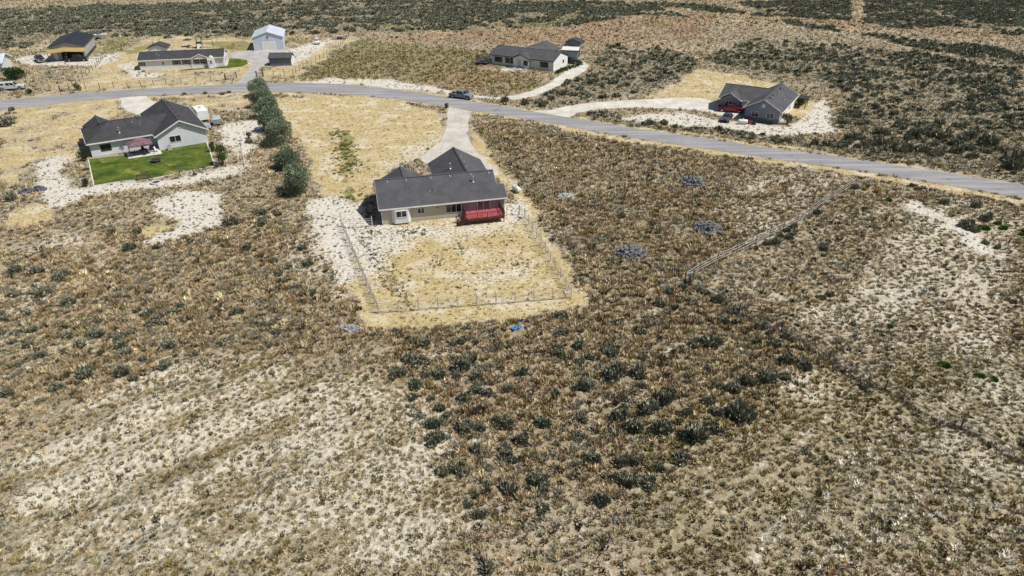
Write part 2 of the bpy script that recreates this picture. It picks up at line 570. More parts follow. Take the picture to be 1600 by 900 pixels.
# how much wild tussock grows where
olive = blur(olive, 16)
brown = blur(brown, 16)
orange = blur(orange, 10)
wild = np.clip(1 - 1.25 * straw, 0, 1) * np.clip(1 - 1.0 * white, .0, 1) * (1 - np.clip(bare * 2, 0, 1))
wild = np.clip(wild, 0, 1)
wildb = blur(wild.astype(np.float32), 3)
HGT = ((fbm(XX / 6, YY / 6, 11, 3) - .5) * .34 + (fbm(XX / 2.1, YY / 2.1, 12, 2) - .5) * .13) * wildb * (1 - np.clip(blur(bare, 6) * 3, 0, 1))
_big = np.clip(blur(wild, 60) * 1.6 - .6, 0, 1)
_rows = blur(Z([[(600, 900), (700, 850), (1000, 780), (1180, 690), (1300, 575), (1470, 600), (1600, 640), (1600, 900)], [(0, 900), (0, 640), (300, 560), (520, 560), (300, 900)]], 8), 12)
_rp = (-XX * sin(.60) + YY * cos(.60)) / 6.5 + 1.2 * fbm(XX / 18, YY / 18, 72, 2)
HGT = HGT + _big * np.clip((92 - YY) / 25, 0, 1) * ((fbm(XX / 17, YY / 17, 13, 2) - .5) * 1.7 + _rows * .30 * np.sin(2 * pi * _rp))
wild = np.where(bare > .3, 0, wild)

def samp(A, x, y):
    fx = np.clip((np.asarray(x) - GX[0]) / RES, 0, len(GX) - 1.001)
    fy = np.clip((np.asarray(y) - GY[0]) / RES, 0, len(GY) - 1.001)
    xi = fx.astype(int)
    yi = fy.astype(int)
    u = fx - xi
    v = fy - yi
    return (A[yi, xi] * (1 - u) + A[yi, xi + 1] * u) * (1 - v) + (A[yi + 1, xi] * (1 - u) + A[yi + 1, xi + 1] * u) * v

def hz(x, y):
    return float(samp(HGT, np.array([x]), np.array([y]))[0])

def build_ground():
    ex = np.concatenate([[-3000, -1200, -600, -350], GX, [350, 600, 1200, 3000]])
    ey = np.concatenate([[-600, -200, -50, 5], GY, [420, 600, 1200, 4000]])
    nx, ny = len(ex), len(ey)
    X, Y = np.meshgrid(ex, ey)

    def pad(A):
        return np.pad(A, 4, mode='constant') if A is HGT else np.pad(A, 4, mode='edge')
    Zz = pad(HGT)
    co = np.stack([X, Y, Zz], -1).reshape(-1, 3).astype(np.float32)
    idx = np.arange(nx * ny).reshape(ny, nx)
    q = np.stack([idx[:-1, :-1], idx[:-1, 1:], idx[1:, 1:], idx[1:, :-1]], -1).reshape(-1)
    me = bpy.data.meshes.new('ground')
    me.vertices.add(nx * ny)
    me.vertices.foreach_set('co', co.ravel())
    me.loops.add(len(q))
    me.loops.foreach_set('vertex_index', q.astype(np.int32))
    me.polygons.add(len(q) // 4)
    me.polygons.foreach_set('loop_start', np.arange(0, len(q), 4, dtype=np.int32))
    me.update(calc_edges=True)
    for n, A in (('white', np.clip(white, 0, 1)), ('pale', whitesoft), ('straw', straw), ('red', red), ('green', green), ('brown', brown), ('orange', orange), ('oliv', olive), ('field', olivegreen), ('brush', np.clip(sage + .8 * sagemid * (YY > 110), 0, 1))):
        at = me.attributes.new(n, 'FLOAT', 'POINT')
        at.data.foreach_set('value', pad(A).astype(np.float32).ravel())
    o = bpy.data.objects.new('ground', me)
    COL.objects.link(o)
    o['kind'] = 'structure'
    for p in me.polygons[:0]:
        pass
    me.polygons.foreach_set('use_smooth', np.ones(len(me.polygons), bool))
    # material
    m, nt, b = new_mat('dry_soil')
    tc = N(nt, 'ShaderNodeTexCoord')
    vec = tc.outputs['Object']
    n_big = noise(nt, vec, .08, 4)
    n_mid = noise(nt, vec, .45, 5, .65)
    n_fin = noise(nt, vec, 2.3, 4, .7)
    n_vf = noise(nt, vec, 7, 3, .7)
    A = lambda n: N(nt, 'ShaderNodeAttribute', attribute_name=n).outputs['Fac']
    c = mixc(nt, ramp(nt, n_big, .3, .7), (.33, .28, .20), (.44, .38, .28))
    c = mixc(nt, ramp(nt, n_fin, .3, .62), (.22, .18, .12), c)

    n_edge = math_(nt, 'ADD', math_(nt, 'MULTIPLY', n_mid, .6), math_(nt, 'MULTIPLY', n_fin, .4))

    def lay(c, name, col_a, col_b, amp=.75, lo=.38, hi=.62, maxf=1.0, src=None):
        j = math_(nt, 'MULTIPLY', math_(nt, 'SUBTRACT', src if src is not None else n_edge, .5), amp * 2)
        f = ramp(nt, math_(nt, 'ADD', A(name), j), lo, hi)
        if maxf < 1:
            f = math_(nt, 'MULTIPLY', f, maxf)
        return mixc(nt, f, c, mixc(nt, ramp(nt, n_fin, .32, .66), col_a, col_b))
    c = lay(c, 'brown', (.20, .155, .10), (.38, .31, .21), .5, .2, .9, .85)
    c = lay(c, 'orange', (.31, .235, .145), (.48, .39, .27), .5, .2, .8, .9)
    c = lay(c, 'oliv', (.20, .168, .095), (.345, .295, .185), .6, .3, .9, .7)
    c = lay(c, 'pale', (.36, .315, .24), (.66, .62, .515), 1.5, .5, 1.1, .8)
    c = lay(c, 'field', (.17, .15, .06), (.30, .255, .13), .9, .3, .9, .75)
    c = lay(c, 'red', (.24, .14, .085), (.36, .235, .155), 1.0, .4, .9, .7)
    c = lay(c, 'brush', (.19, .17, .12), (.34, .295, .21), .7, .35, .8, .85)
    c = lay(c, 'straw', (.37, .285, .13), (.56, .46, .255), 1.0, .3, .62)
    st2 = math_(nt, 'MULTIPLY', A('straw'), ramp(nt, noise(nt, vec, .22, 5, .65), .47, .62))
    c = mixc(nt, math_(nt, 'MULTIPLY', st2, .85), c, (.62, .56, .43))
    st3 = math_(nt, 'MULTIPLY', A('straw'), ramp(nt, noise(nt, vec, .55, 5, .75), .5, .66))
    c = mixc(nt, math_(nt, 'MULTIPLY', st3, .75), c, (.30, .225, .12))
    n_dit = math_(nt, 'ADD', math_(nt, 'MULTIPLY', n_fin, .65), math_(nt, 'MULTIPLY', n_vf, .35))
    c = lay(c, 'white', (.46, .425, .355), (.69, .66, .595), 1.7, .12, .80, 1.0, n_dit)
    c = lay(c, 'green', (.08, .10, .025), (.26, .24, .075), .9, .4, .85, .7)
    # litter: dark crumbs of dead stems
    v = N(nt, 'ShaderNodeTexVoronoi')
    v.inputs['Scale'].default_value = 2.6
    nt.links.new(vec, v.inputs['Vector'])
    litter = math_(nt, 'MULTIPLY', ramp(nt, v.outputs['Distance'], .30, .12), ramp(nt, n_mid, .42, .58))
    c = mixc(nt, math_(nt, 'MULTIPLY', litter, .55), c, (.13, .10, .055))
    c = mixc(nt, ramp(nt, n_vf, .25, .75), mixc(nt, 1.0, c, (.80, .79, .77), 'MULTIPLY'), mixc(nt, 1.0, c, (1.12, 1.12, 1.1), 'MULTIPLY'))
    nt.links.new(c, b.inputs['Base Color'])
    b.inputs['Roughness'].default_value = .95
    b.inputs['Specular IOR Level'].default_value = .1
    bp = N(nt, 'ShaderNodeBump')
    bp.inputs['Strength'].default_value = .9
    bp.inputs['Distance'].default_value = .14
    nt.links.new(math_(nt, 'ADD', n_fin, math_(nt, 'MULTIPLY', n_vf, .45)), bp.inputs['Height'])
    nt.links.new(bp.outputs[0], b.inputs['Normal'])
    me.materials.append(m)

build_ground()

# ------------------------------------------------------------------ roads, drives, lawns (sheets above the ground)
def sheet(name, poly, z, mat, jag=0.0, world=False, step=1.2):
    pts = [Vector(p if world else G(*p)) for p in poly]
    out = []
    n = len(pts)
    for i in range(n):
        a = pts[i]
        b = pts[(i + 1) % n]
        k = max(1, int((b - a).length / step))
        for j in range(k):
            p = a.lerp(b, j / k)
            if jag:
                p = p + Vector((float(fbm(p.x / 2.2, p.y / 2.2, 21)) - .5, float(fbm(p.x / 2.2, p.y / 2.2, 25)) - .5)) * jag * 2
            out.append((p.x, p.y, z))
    import bmesh
    bm = bmesh.new()
    vs = [bm.verts.new(p) for p in out]
    f = bm.faces.new(vs)
    if f.normal.z < 0:
        f.normal_flip()
    bmesh.ops.triangulate(bm, faces=bm.faces[:])
    me = bpy.data.meshes.new(name)
    bm.to_mesh(me)
    bm.free()
    me.materials.append(mat)
    o = bpy.data.objects.new(name, me)
    COL.objects.link(o)
    o['kind'] = 'structure'
    return o

def asphalt_mat():
    m, nt, b = new_mat('faded_asphalt')
    tc = N(nt, 'ShaderNodeTexCoord')
    vec = tc.outputs['Object']
    c = mixc(nt, ramp(nt, noise(nt, vec, .12, 4), .3, .7), (.17, .168, .175), (.24, .236, .24))
    c = mixc(nt, ramp(nt, noise(nt, vec, 3, 4, .7), .35, .7), c, (.29, .285, .29))
    mp = N(nt, 'ShaderNodeMapping')
    mp.inputs['Rotation'].default_value = (0, 0, radians(26))
    mp.inputs['Scale'].default_value = (.03, .55, 1)
    nt.links.new(vec, mp.inputs['Vector'])
    tr = noise(nt, mp.outputs[0], 1.6, 3)
    c = mixc(nt, math_(nt, 'MULTIPLY', ramp(nt, tr, .45, .64), .8), c, (.345, .335, .33))
    c = mixc(nt, math_(nt, 'MULTIPLY', ramp(nt, noise(nt, mp.outputs[0], 3.1, 4), .66, .74), .5), c, (.12, .12, .13))
    c = mixc(nt, math_(nt, 'MULTIPLY', ramp(nt, noise(nt, vec, .2, 4, .7), .62, .7), .55), c, (.10, .10, .11))
    # fine crack lines
    v = N(nt, 'ShaderNodeTexVoronoi', feature='DISTANCE_TO_EDGE')
    v.inputs['Scale'].default_value = .22
    nt.links.new(vec, v.inputs['Vector'])
    v.inputs['Scale'].default_value = .22
    nt.links.new(c, b.inputs['Base Color'])
    b.inputs['Roughness'].default_value = .9
    b.inputs['Specular IOR Level'].default_value = .2
    return m

def gravel_mat(name, a, bcol):
    m, nt, b = new_mat(name)
    tc = N(nt, 'ShaderNodeTexCoord')
    vec = tc.outputs['Object']
    c = mixc(nt, ramp(nt, noise(nt, vec, .3, 5, .65), .32, .68), a, bcol)
    c = mixc(nt, ramp(nt, noise(nt, vec, 4.5, 4, .75), .34, .68), mixc(nt, 1., c, (.78, .77, .75), 'MULTIPLY'), c)
    mp = N(nt, 'ShaderNodeMapping')
    mp.inputs['Scale'].default_value = (1.6, .12, 1)
    nt.links.new(vec, mp.inputs['Vector'])
    c = mixc(nt, math_(nt, 'MULTIPLY', ramp(nt, noise(nt, mp.outputs[0], 1.2, 3), .5, .68), .4), c, [x * .68 for x in a])
    nt.links.new(c, b.inputs['Base Color'])
    b.inputs['Roughness'].default_value = .95
    bp = N(nt, 'ShaderNodeBump')
    bp.inputs['Strength'].default_value = .7
    bp.inputs['Distance'].default_value = .05
    nt.links.new(noise(nt, vec, 3.5, 4, .7), bp.inputs['Height'])
    nt.links.new(bp.outputs[0], b.inputs['Normal'])
    return m

GRAVEL = gravel_mat('pale_gravel', (.52, .49, .43), (.70, .67, .61))
GREYG = gravel_mat('grey_gravel', (.36, .35, .34), (.50, .48, .46))
sheet('road', ROADP, .030, asphalt_mat(), .45)
sheet('gravel_driveway', DRIVES['center'], .024, gravel_mat('tan_gravel', (.46, .42, .37), (.62, .58, .52)), .4)
sheet('gravel_driveway', DRIVES['right'], .022, GRAVEL, .5)
sheet('gravel_driveway', DRIVES['far'], .020, GRAVEL, .5)
sheet('gravel_driveway', DRIVES['left'], .018, GRAVEL, .6)
sheet('gravel_driveway', DRIVES['upper'], .016, GREYG, .5)

def lawn_mat():
    m, nt, b = new_mat('mown_lawn')
    tc = N(nt, 'ShaderNodeTexCoord')
    vec = tc.outputs['Object']
    c = mixc(nt, ramp(nt, noise(nt, vec, .35, 4, .65), .32, .68), (.05, .088, .014), (.15, .19, .034))
    c = mixc(nt, ramp(nt, noise(nt, vec, 1.5, 4, .7), .35, .7), mixc(nt, 1., c, (.6, .62, .6), 'MULTIPLY'), c)
    c = mixc(nt, math_(nt, 'MULTIPLY', ramp(nt, noise(nt, vec, .2, 4, .65), .55, .7), .75), c, (.30, .26, .075))
    nt.links.new(c, b.inputs['Base Color'])
    b.inputs['Roughness'].default_value = .9
    b.inputs['Specular IOR Level'].default_value = .1
    bp = N(nt, 'ShaderNodeBump')
    bp.inputs['Strength'].default_value = .8
    bp.inputs['Distance'].default_value = .08
    nt.links.new(noise(nt, vec, 5, 3, .7), bp.inputs['Height'])
    nt.links.new(bp.outputs[0], b.inputs['Normal'])
    return m
LAWN = lawn_mat()
sheet('lawn', LAWN_B, .03, LAWN, .3)
sheet('lawn', LAWN_C, .03, LAWN, .2)

# ------------------------------------------------------------------ tussock grass (nobody could count it)
def blades(cx, cy, cz, r, h, nb, col, width=.34, flat=.55):
    """triangular blades: arrays of clumps -> verts (n*nb*3,3), tint"""
    n = len(cx)
    a = rng.random((n, nb)) * 2 * pi
    rb = np.sqrt(rng.random((n, nb))) * r[:, None] * .75
    bx = cx[:, None] + np.cos(a) * rb
    by = cy[:, None] + np.sin(a) * rb
    lean = (.25 + .75 * rng.random((n, nb))) * r[:, None] * flat
    a2 = a + rng.normal(0, .7, (n, nb))
    tx = bx + np.cos(a2) * lean
    ty = by + np.sin(a2) * lean
    tz = cz[:, None] + h[:, None] * (.55 + .5 * rng.random((n, nb))) * (1.0 - .45 * (rb / r[:, None]) ** 2)
    w = r[:, None] * width * (.6 + .8 * rng.random((n, nb))) * .5
    a3 = a + pi / 2 + rng.normal(0, .9, (n, nb))
    ox = np.cos(a3) * w
    oy = np.sin(a3) * w
    z0 = cz[:, None] - .05 + 0 * bx
    V = np.stack([np.stack([bx - ox, by - oy, z0], -1), np.stack([bx + ox, by + oy, z0], -1), np.stack([tx, ty, tz], -1)], 2)
    jit = rng.normal(1, .16, (n, nb, 1))
    T = np.repeat(np.clip(col[:, None, :] * jit, .005, .8)[:, :, None, :], 3, 2)
    return V.reshape(-1, 3), T.reshape(-1, 3)

def scatter(sp, y0, y1, margin=6):
    ys = np.arange(y0, y1, sp)
    P = []
    for y in ys:
        hw = 800 / FOC * (y * cos(PH) + HC * sin(PH)) + margin
        hw = min(hw, 258)
        xs = np.arange(-hw, hw, sp)
        P.append(np.stack([xs, np.full_like(xs, y)], -1))
    P = np.concatenate(P)
    P += rng.uniform(-.5, .5, P.shape) * sp * .9
    P[:, 0] += (np.round(P[:, 1] / sp) % 2) * sp * .5
    return P[:, 0], P[:, 1]

TAN = np.array([.57, .47, .305]); BRN = np.array([.34, .258, .15]); OLV = np.array([.235, .195, .08])
GRY = np.array([.28, .27, .21]); GRN = np.array([.11, .14, .04]); DRK = np.array([.085, .073, .048]); YEL = np.array([.52, .42, .22])

def grass_band(sp, y0, y1, nb):
    x, y = scatter(sp, y0, y1)
    pw = samp(wild, x, y)
    cl = fbm(x / 4.5, y / 4.5, 31, 3)
    stk = fbm((x * cos(.62) + y * sin(.62)) / 8, (-x * sin(.62) + y * cos(.62)) / 1.2, 67, 3)
    cl = .48 * cl + .42 * stk + .25 * fbm(x / 1.4, y / 1.4, 32, 2)
    st = samp(straw, x, y)
    wh = samp(white, x, y)
    ps = samp(whitesoft, x, y)
    ol = samp(olive, x, y)
    br = samp(brown, x, y)
    orn = samp(orange, x, y)
    p = pw * np.clip(-.05 + .16 * br + 1.75 * cl - .16 * ps, .05, 1) * np.where(y > 170, .8, 1)
    p = np.maximum(p, np.where((samp(bare, x, y) < .2), wh * .36 + st * .52, 0))
    rw = samp(rows, x, y)
    ph = (-x * sin(.60) + y * cos(.60)) / .95 + 1.6 * fbm(x / 9, y / 9, 71, 2)
    p = np.clip(p + rw * .42 * np.sin(2 * pi * ph), 0, 1)
    fine = np.clip((ol > .35) & (y < 75), 0, 1)
    coarse = (~(ol > .35)) & (y < 75)
    p = np.where(fine > 0, np.minimum(p * 1.12, 1), np.where(coarse, p * .86, p))
    k = rng.random(len(x)) < p
    k &= ~inpoly(ROADP, *survey(x, y))
    k &= ~rect_mask(x, y, .35)
    for (bx, by, br_) in PLACED:
        if y0 - 3 < by < y1 + 3:
            k &= (x - bx) ** 2 + (y - by) ** 2 > (br_ * .85) ** 2
    x, y, st, wh, ps, ol, br, orn, cl, coarse = (q[k] for q in (x, y, st, wh, ps, ol, br, orn, cl, coarse))
    n = len(x)
    u = rng.random(n)
    hue = fbm(x / 7, y / 7, 41, 3)
    col = np.where((u < .50)[:, None], TAN, np.where((u < .76)[:, None], BRN, np.where((u < .93)[:, None], OLV, GRY)))
    col = np.where(((br > .4) & (rng.random(n) < .34))[:, None], BRN * 1.0, col)
    col = np.where(((ol > .4) & (rng.random(n) < .5))[:, None], OLV * (1.1), col)
    col = np.where(((rng.random(n) < .13))[:, None], DRK, col)
    sg = np.clip(samp(sage, x, y) + samp(sagemid, x, y), 0, 1) * (y > 110)
    col = np.where(((sg > .4) & (rng.random(n) < .45))[:, None], np.array([.225, .215, .155]), col)
    fo = samp(olivegreen, x, y)
    col = np.where(((fo > .4) & (rng.random(n) < .62))[:, None], np.array([.16, .165, .06]), col)
    col = np.where(((fo > .4) & (rng.random(n) < .10))[:, None], np.array([.24, .15, .09]), col)
    col = np.where(((hue > .56) & (rng.random(n) < .3))[:, None], GRY, col)
    yel = (st > .38)
    col = np.where((yel & (rng.random(n) < .6))[:, None], YEL, col)
    col = np.where((yel & (rng.random(n) < .16))[:, None], GRN, np.where((yel & (rng.random(n) < .3))[:, None], BRN * 1.1, col))
    col = np.where(((wh > .5) & (rng.random(n) < .7))[:, None], DRK * 1.2 + GRN * .2, col)
    col = col * rng.normal(1, .14, (n, 1)) * rng.normal(1, .04, (n, 3))
    r = sp * (.30 + .34 * rng.random(n) ** 1.1 + .22 * (rng.random(n) < .1)) * (1 + .35 * (br > .4) * (rng.random(n) < .5))
    r = r * np.where(ps > .5, .82, 1) * np.where((wh > .5) | yel, .52, 1)
    cd_ = samp(clods, x, y)
    big = (cd_ > .3) & (rng.random(n) < .24 * cd_)
    col = np.where(big[:, None], np.array([.76, .69, .56]) * rng.normal(1, .1, (n, 1)), col)
    r = r * np.where(coarse, 1.16, 1) * np.where(big, 1.35, 1)
    r = r * 1.14
    r = np.minimum(r, .62)
    h = r * (.75 + .6 * rng.random(n)) * np.where(yel, .6, 1) + .03
    h = h * np.where(big, .5, 1)
    z = samp(HGT, x, y)
    return blades(x, y, z, r, h, nb, col, .42, .75)

# ------------------------------------------------------------------ sagebrush
SAGE_MAT = veg_mat('sagebrush_leaf', objrand=.22)
SAGE_C = np.array([.225, .23, .17])

def sage_template(nb, lobes, seed):
    """unit bush (radius about 1, height about .95): lobes of upright twigs"""
    r_ = np.random.default_rng(seed)
    L = []
    for k in range(lobes):
        a = r_.random() * 2 * pi
        q = .58 * math.sqrt(r_.random()) if k else 0
        L.append((q * cos(a), q * sin(a), .36 + .28 * r_.random(), .62 + .38 * r_.random()))
    V = []
    T = []
    for i in range(nb):
        lx, ly, lr, lh = L[r_.integers(len(L))]
        th = r_.random() * 2 * pi
        ph = np.arccos(1 - r_.random() * .98)
        d = np.array([sin(ph) * cos(th), sin(ph) * sin(th), cos(ph)])
        q = .45 + .55 * r_.random() ** .5
        base = np.array([lx + d[0] * lr * q * .55, ly + d[1] * lr * q * .55, max(0, d[2]) * lh * q * .55])
        dd = d + np.array([0, 0, .55]) + r_.normal(0, .25, 3)
        dd /= np.linalg.norm(dd)
        ln = (.30 + .30 * r_.random()) * (lr + .25)
        tip = base + dd * ln
        s = np.cross(dd, d + r_.normal(0, .38, 3))
        s /= np.linalg.norm(s)
        w = .05 + .05 * r_.random()
        mid = base + dd * ln * .55
        V += [base, mid + s * w, tip, mid - s * w]
        c = SAGE_C * (.62 + .75 * r_.random())
        if r_.random() < .16:
            c = np.array([.46, .455, .36]) * (.8 + .4 * r_.random())
        if r_.random() < .10:
            c = np.array([.15, .115, .08])
        T += [c] * 4
    return np.array(V), np.array(T)

SAGE_ME = []
for k in range(6):
    V, T = sage_template(620, 5 + k % 3, 100 + k)
    SAGE_ME.append(mesh_np('sagebrush', V, 4, SAGE_MAT, T, link=False))
GREEN_MAT = veg_mat('green_leaf', objrand=.15)
V, T = sage_template(380, 5, 140)
GREEN_ME = mesh_np('green_bush', V, 4, GREEN_MAT, T * np.array([.5, .9, .22]), link=False)
V, T = sage_template(300, 4, 141)
GOLD_ME = mesh_np('golden_bush', V, 4, GREEN_MAT, np.clip(T * np.array([2.6, 1.7, .7]), 0, .75), link=False)

def zl(lst, x0, y0, s):
    return [(x0 + a / s, y0 + b / s, c / s) for a, b, c in lst]

BUSH = zl([(60, 225, 70), (90, 165, 60), (140, 165, 70), (165, 220, 50), (225, 212, 60), (325, 175, 95), (300, 215, 50), (375, 225, 50), (290, 105, 35), (330, 95, 50), (125, 268, 65), (125, 320, 50), (195, 325, 35), (318, 313, 60), (385, 275, 60), (440, 295, 50), (517, 278, 55), (575, 220, 60), (730, 130, 60), (800, 100, 60), (960, 115, 50), (815, 163, 60), (838, 265, 80), (710, 298, 50), (963, 215, 90), (1045, 210, 85), (1075, 160, 40), (1080, 270, 45), (1185, 320, 90), (1115, 360, 85), (985, 370, 90), (1050, 420, 95), (1160, 440, 90), (1355, 330, 70), (1380, 378, 60), (1470, 372, 110), (1260, 390, 50), (1455, 278, 70), (1400, 275, 40), (1515, 250, 65), (1580, 240, 50), (1365, 88, 80), (1345, 205, 40), (1295, 485, 120), (1240, 570, 70), (1160, 605, 55), (1000, 570, 80), (1045, 570, 60), (990, 640, 80), (1030, 660, 80), (1095, 655, 75), (918, 725, 80), (868, 550, 65), (640, 645, 90), (660, 690, 60), (655, 415, 70), (815, 470, 55), (575, 470, 70), (515, 530, 80), (535, 575, 50), (495, 405, 80), (580, 380, 40), (820, 390, 55), (510, 690, 90), (270, 555, 55), (240, 635, 65), (300, 610, 70), (375, 525, 65), (335, 430, 75), (410, 430, 55), (215, 430, 80), (260, 390, 45), (215, 495, 75), (235, 355, 60), (145, 400, 40), (345, 765, 50), (405, 810, 65), (670, 785, 65), (1375, 450, 70), (440, 1010, 90)], 600, 500, 2.663)
BUSH += zl([(650, 270, 65), (690, 190, 55), (570, 190, 60), (195, 380, 75), (310, 410, 70), (65, 385, 70), (220, 490, 100), (360, 540, 85), (215, 555, 50), (755, 600, 70), (795, 625, 60), (835, 655, 50), (1190, 600, 60), (1145, 640, 40), (490, 705, 70), (410, 755, 70), (600, 725, 70), (620, 765, 75), (845, 765, 80), (140, 755, 70), (250, 715, 40), (720, 835, 45), (835, 870, 55), (885, 825, 35), (975, 820, 45), (430, 885, 75), (615, 885, 65), (1310, 670, 55), (1365, 665, 50), (1380, 715, 50), (900, 565, 45), (1245, 270, 55), (1145, 140, 80), (1310, 100, 50), (1310, 150, 50), (1505, 280, 50), (1490, 470, 45), (10, 710, 60), (205, 815, 60), (50, 30, 70), (105, 855, 50), (635, 635, 40), (495, 645, 40), (1400, 400, 50), (1450, 360, 50), (1380, 330, 45), (1540, 350, 60), (1560, 500, 50)], 0, 300, 3.2)
BUSH += zl([(355, 60, 65), (505, 65, 70), (690, 35, 45), (235, 120, 65), (170, 180, 35), (20, 140, 60)], 0, 560, 2.663)
BUSH += zl([(40, 345, 90), (130, 575, 80), (215, 540, 80), (310, 510, 100), (410, 520, 50), (170, 690, 140), (70, 700, 60), (410, 415, 90), (510, 440, 90), (820, 540, 60), (290, 255, 60), (325, 290, 45), (150, 190, 60), (60, 140, 70), (100, 225, 60), (260, 330, 60), (355, 350, 60), (630, 110, 40), (590, 125, 40), (740, 250, 40)], 1100, 425, 3.2)
BUSH += zl([(1250, 160, 60), (1020, 320, 60), (880, 410, 50), (840, 430, 50), (850, 475, 60), (760, 500, 70), (710, 510, 60), (650, 540, 40), (1065, 540, 60), (1070, 705, 45), (100, 825, 60), (195, 790, 60), (330, 830, 60), (400, 875, 60), (1110, 835, 50), (1040, 855, 40)], 1020, 250, 4)
BUSH += zl([(830, 120, 110), (690, 90, 80), (520, 65, 90), (970, 130, 90), (1050, 155, 80), (1175, 130, 90), (1170, 90, 80), (1350, 85, 120), (1280, 175, 70), (1520, 180, 150), (1540, 235, 110), (380, 95, 70), (430, 110, 60), (550, 115, 50), (480, 110, 60), (1250, 45, 90), (1080, 40, 110), (900, 40, 90), (700, 20, 80), (620, 115, 40), (660, 145, 40), (120, 70, 60), (40, 65, 50), (285, 90, 60), (1240, 600, 90), (1300, 630, 70), (1370, 560, 80), (1360, 710, 50), (1100, 460, 60), (1300, 485, 70), (935, 380, 40), (890, 355, 40), (1440, 740, 50)], 1200, 200, 4)
BUSH += zl([(60, 755, 110), (20, 770, 90), (70, 680, 45), (1150, 585, 30), (1280, 580, 30), (1390, 585, 30), (1430, 575, 30), (1560, 880, 50)], 0, 0, 4)
BUSH += [(436, 157 + 175, 14), (405, 331, 14), (410, 340, 12), (1220, 365, 14)]
BUSH += zl([(430, 625, 60), (560, 640, 60), (660, 655, 60), (690, 640, 40), (720, 610, 50)], 680, 0, 4)
GREENB = [(1392, 503, 18), (1480, 564, 24), (1534, 583, 22), (1154, 452, 10), (1221, 457, 10), (896, 398, 10), (842, 280, 10), (1540, 352, 24), (1560, 345, 18), (1352, 323, 14), (1390, 310, 16), (1567, 352, 22), (1595, 363, 16), (1425, 503, 14), (1555, 590, 18)]
GOLDB = [(793, 527, 11), (1352, 294, 11), (1372, 297, 14), (740, 664, 9)]

# more bushes where the photograph shows them thick, nearest ones as things and the rest as cover
cand = []
def thick(A, sp, y0, y1, dens, rmin, rmax, lo=.5):
    x, y = scatter(sp, y0, y1, 4)
    k = (samp(A, x, y) > lo) & (samp(bare, x, y) < .15) & (rng.random(len(x)) < dens * np.clip(.1 + 2.4 * (fbm(x / 8, y / 8, 51, 3) - .32), 0, 1.1))
    k &= ~rect_mask(x, y, 1.2) & (samp(white, x, y) < .5) & (samp(straw, x, y) < .5) & (samp(green, x, y) < .5)
    x = x[k]; y = y[k]
    return x, y, rmin + (rmax - rmin) * rng.random(len(x)) ** 1.6
xs1 = thick(sage, 1.5, 120, 350, 1.25, .8, 1.75)
xs2 = np.concatenate([np.array(thick(sagemid, 1.7, 128, 350, .85, .55, 1.6)), np.array(thick(sagemid, 2.2, 60, 128, .55, .45, 1.1))], 1)
xs4 = thick(orange, 2.4, 150, 350, .42, .3, .95, .35)
xs3 = thick(np.ones_like(sage), 5.0, 40, 340, .10, .3, .75)
cx, cy, cr = (np.concatenate([q[i] for q in (xs1, xs2, xs3, xs4)]) for i in range(3))
cpx, cpy = survey(cx, cy)
inview = (cpx > -5) & (cpx < 1605) & (cpy > 0)
app = cr * (FOC * sin(PH) + (cpy - 450) * cos(PH)) / HC * inview
order = np.argsort(-app)

def bush_place(X, Y):
    px, py = survey(X, Y)
    if py > 480 and 585 < px < 1330 and not (px > 1070 and py < 440 + (px - 1065) * .53):
        return 'grey-green sagebrush in the brown thicket below the fenced yard', 'sagebrush below the fenced yard'
    if px < 600 and py > 300:
        return 'grey-green sagebrush dotted over the wide field left of the fenced yard', 'sagebrush in the left field'
    rt = np.interp(px, [p[0] for p in ROAD_T], [p[1] for p in ROAD_T])
    if py < rt and px > 1000:
        return 'grey sagebrush on the rough slope north of the road near the grey house', 'sagebrush north of the road on the right'
    if py < rt and px > 560:
        return 'grey sagebrush beyond the road around the white house', 'sagebrush beyond the road at the centre'
    if py < rt:
        return 'dark sagebrush beyond the road behind the left-hand homes', 'sagebrush beyond the road on the left'
    if px > 1060:
        return 'grey sagebrush along the pole fences in the right-hand field', 'sagebrush in the right field'
    if px < 480:
        return 'grey sagebrush in the dry grass near the grey-walled house with a lawn', 'sagebrush near the lawn house'
    return 'grey sagebrush in the brown field between the road and the fenced yard', 'sagebrush in the middle field'

n_th = 0
PLACED = []
for (px, py, d) in BUSH:
    # base of the bush a little below its middle
    X, Y = G(px, py + d * .22)
    R = d / 2 / ppm(py) * 1.2
    lab, grp = bush_place(X, Y)
    PLACED.append((X, Y, R))
    o = bpy.data.objects.new('sagebrush', SAGE_ME[n_th % 6])
    COL.objects.link(o)
    o.location = (X, Y, hz(X, Y) - .04)
    hs = R * random.uniform(1.1, 1.4)
    o.scale = (R * random.uniform(.92, 1.12), R * random.uniform(.9, 1.1), hs)
    o.rotation_euler = (0, 0, random.random() * 6.28)
    tag(o, lab, 'sagebrush', grp)
    n_th += 1
n_more = max(0, 298 - n_th)
for i in order[:n_more]:
    X, Y, R = float(cx[i]), float(cy[i]), float(cr[i])
    lab, grp = bush_place(X, Y)
    o = bpy.data.objects.new('sagebrush', SAGE_ME[n_th % 6])
    COL.objects.link(o)
    o.location = (X, Y, hz(X, Y) - .04)
    o.scale = (R, R * random.uniform(.85, 1.1), R * random.uniform(.8, 1.05))
    o.rotation_euler = (0, 0, random.random() * 6.28)
    tag(o, lab, 'sagebrush', grp)
    n_th += 1
PLACED += [(float(cx[i]), float(cy[i]), float(cr[i])) for i in order[:n_more]]
rest = order[n_more:]
TV = [sage_template(95, 5, 200 + k) for k in range(5)]
vv, tt = [], []
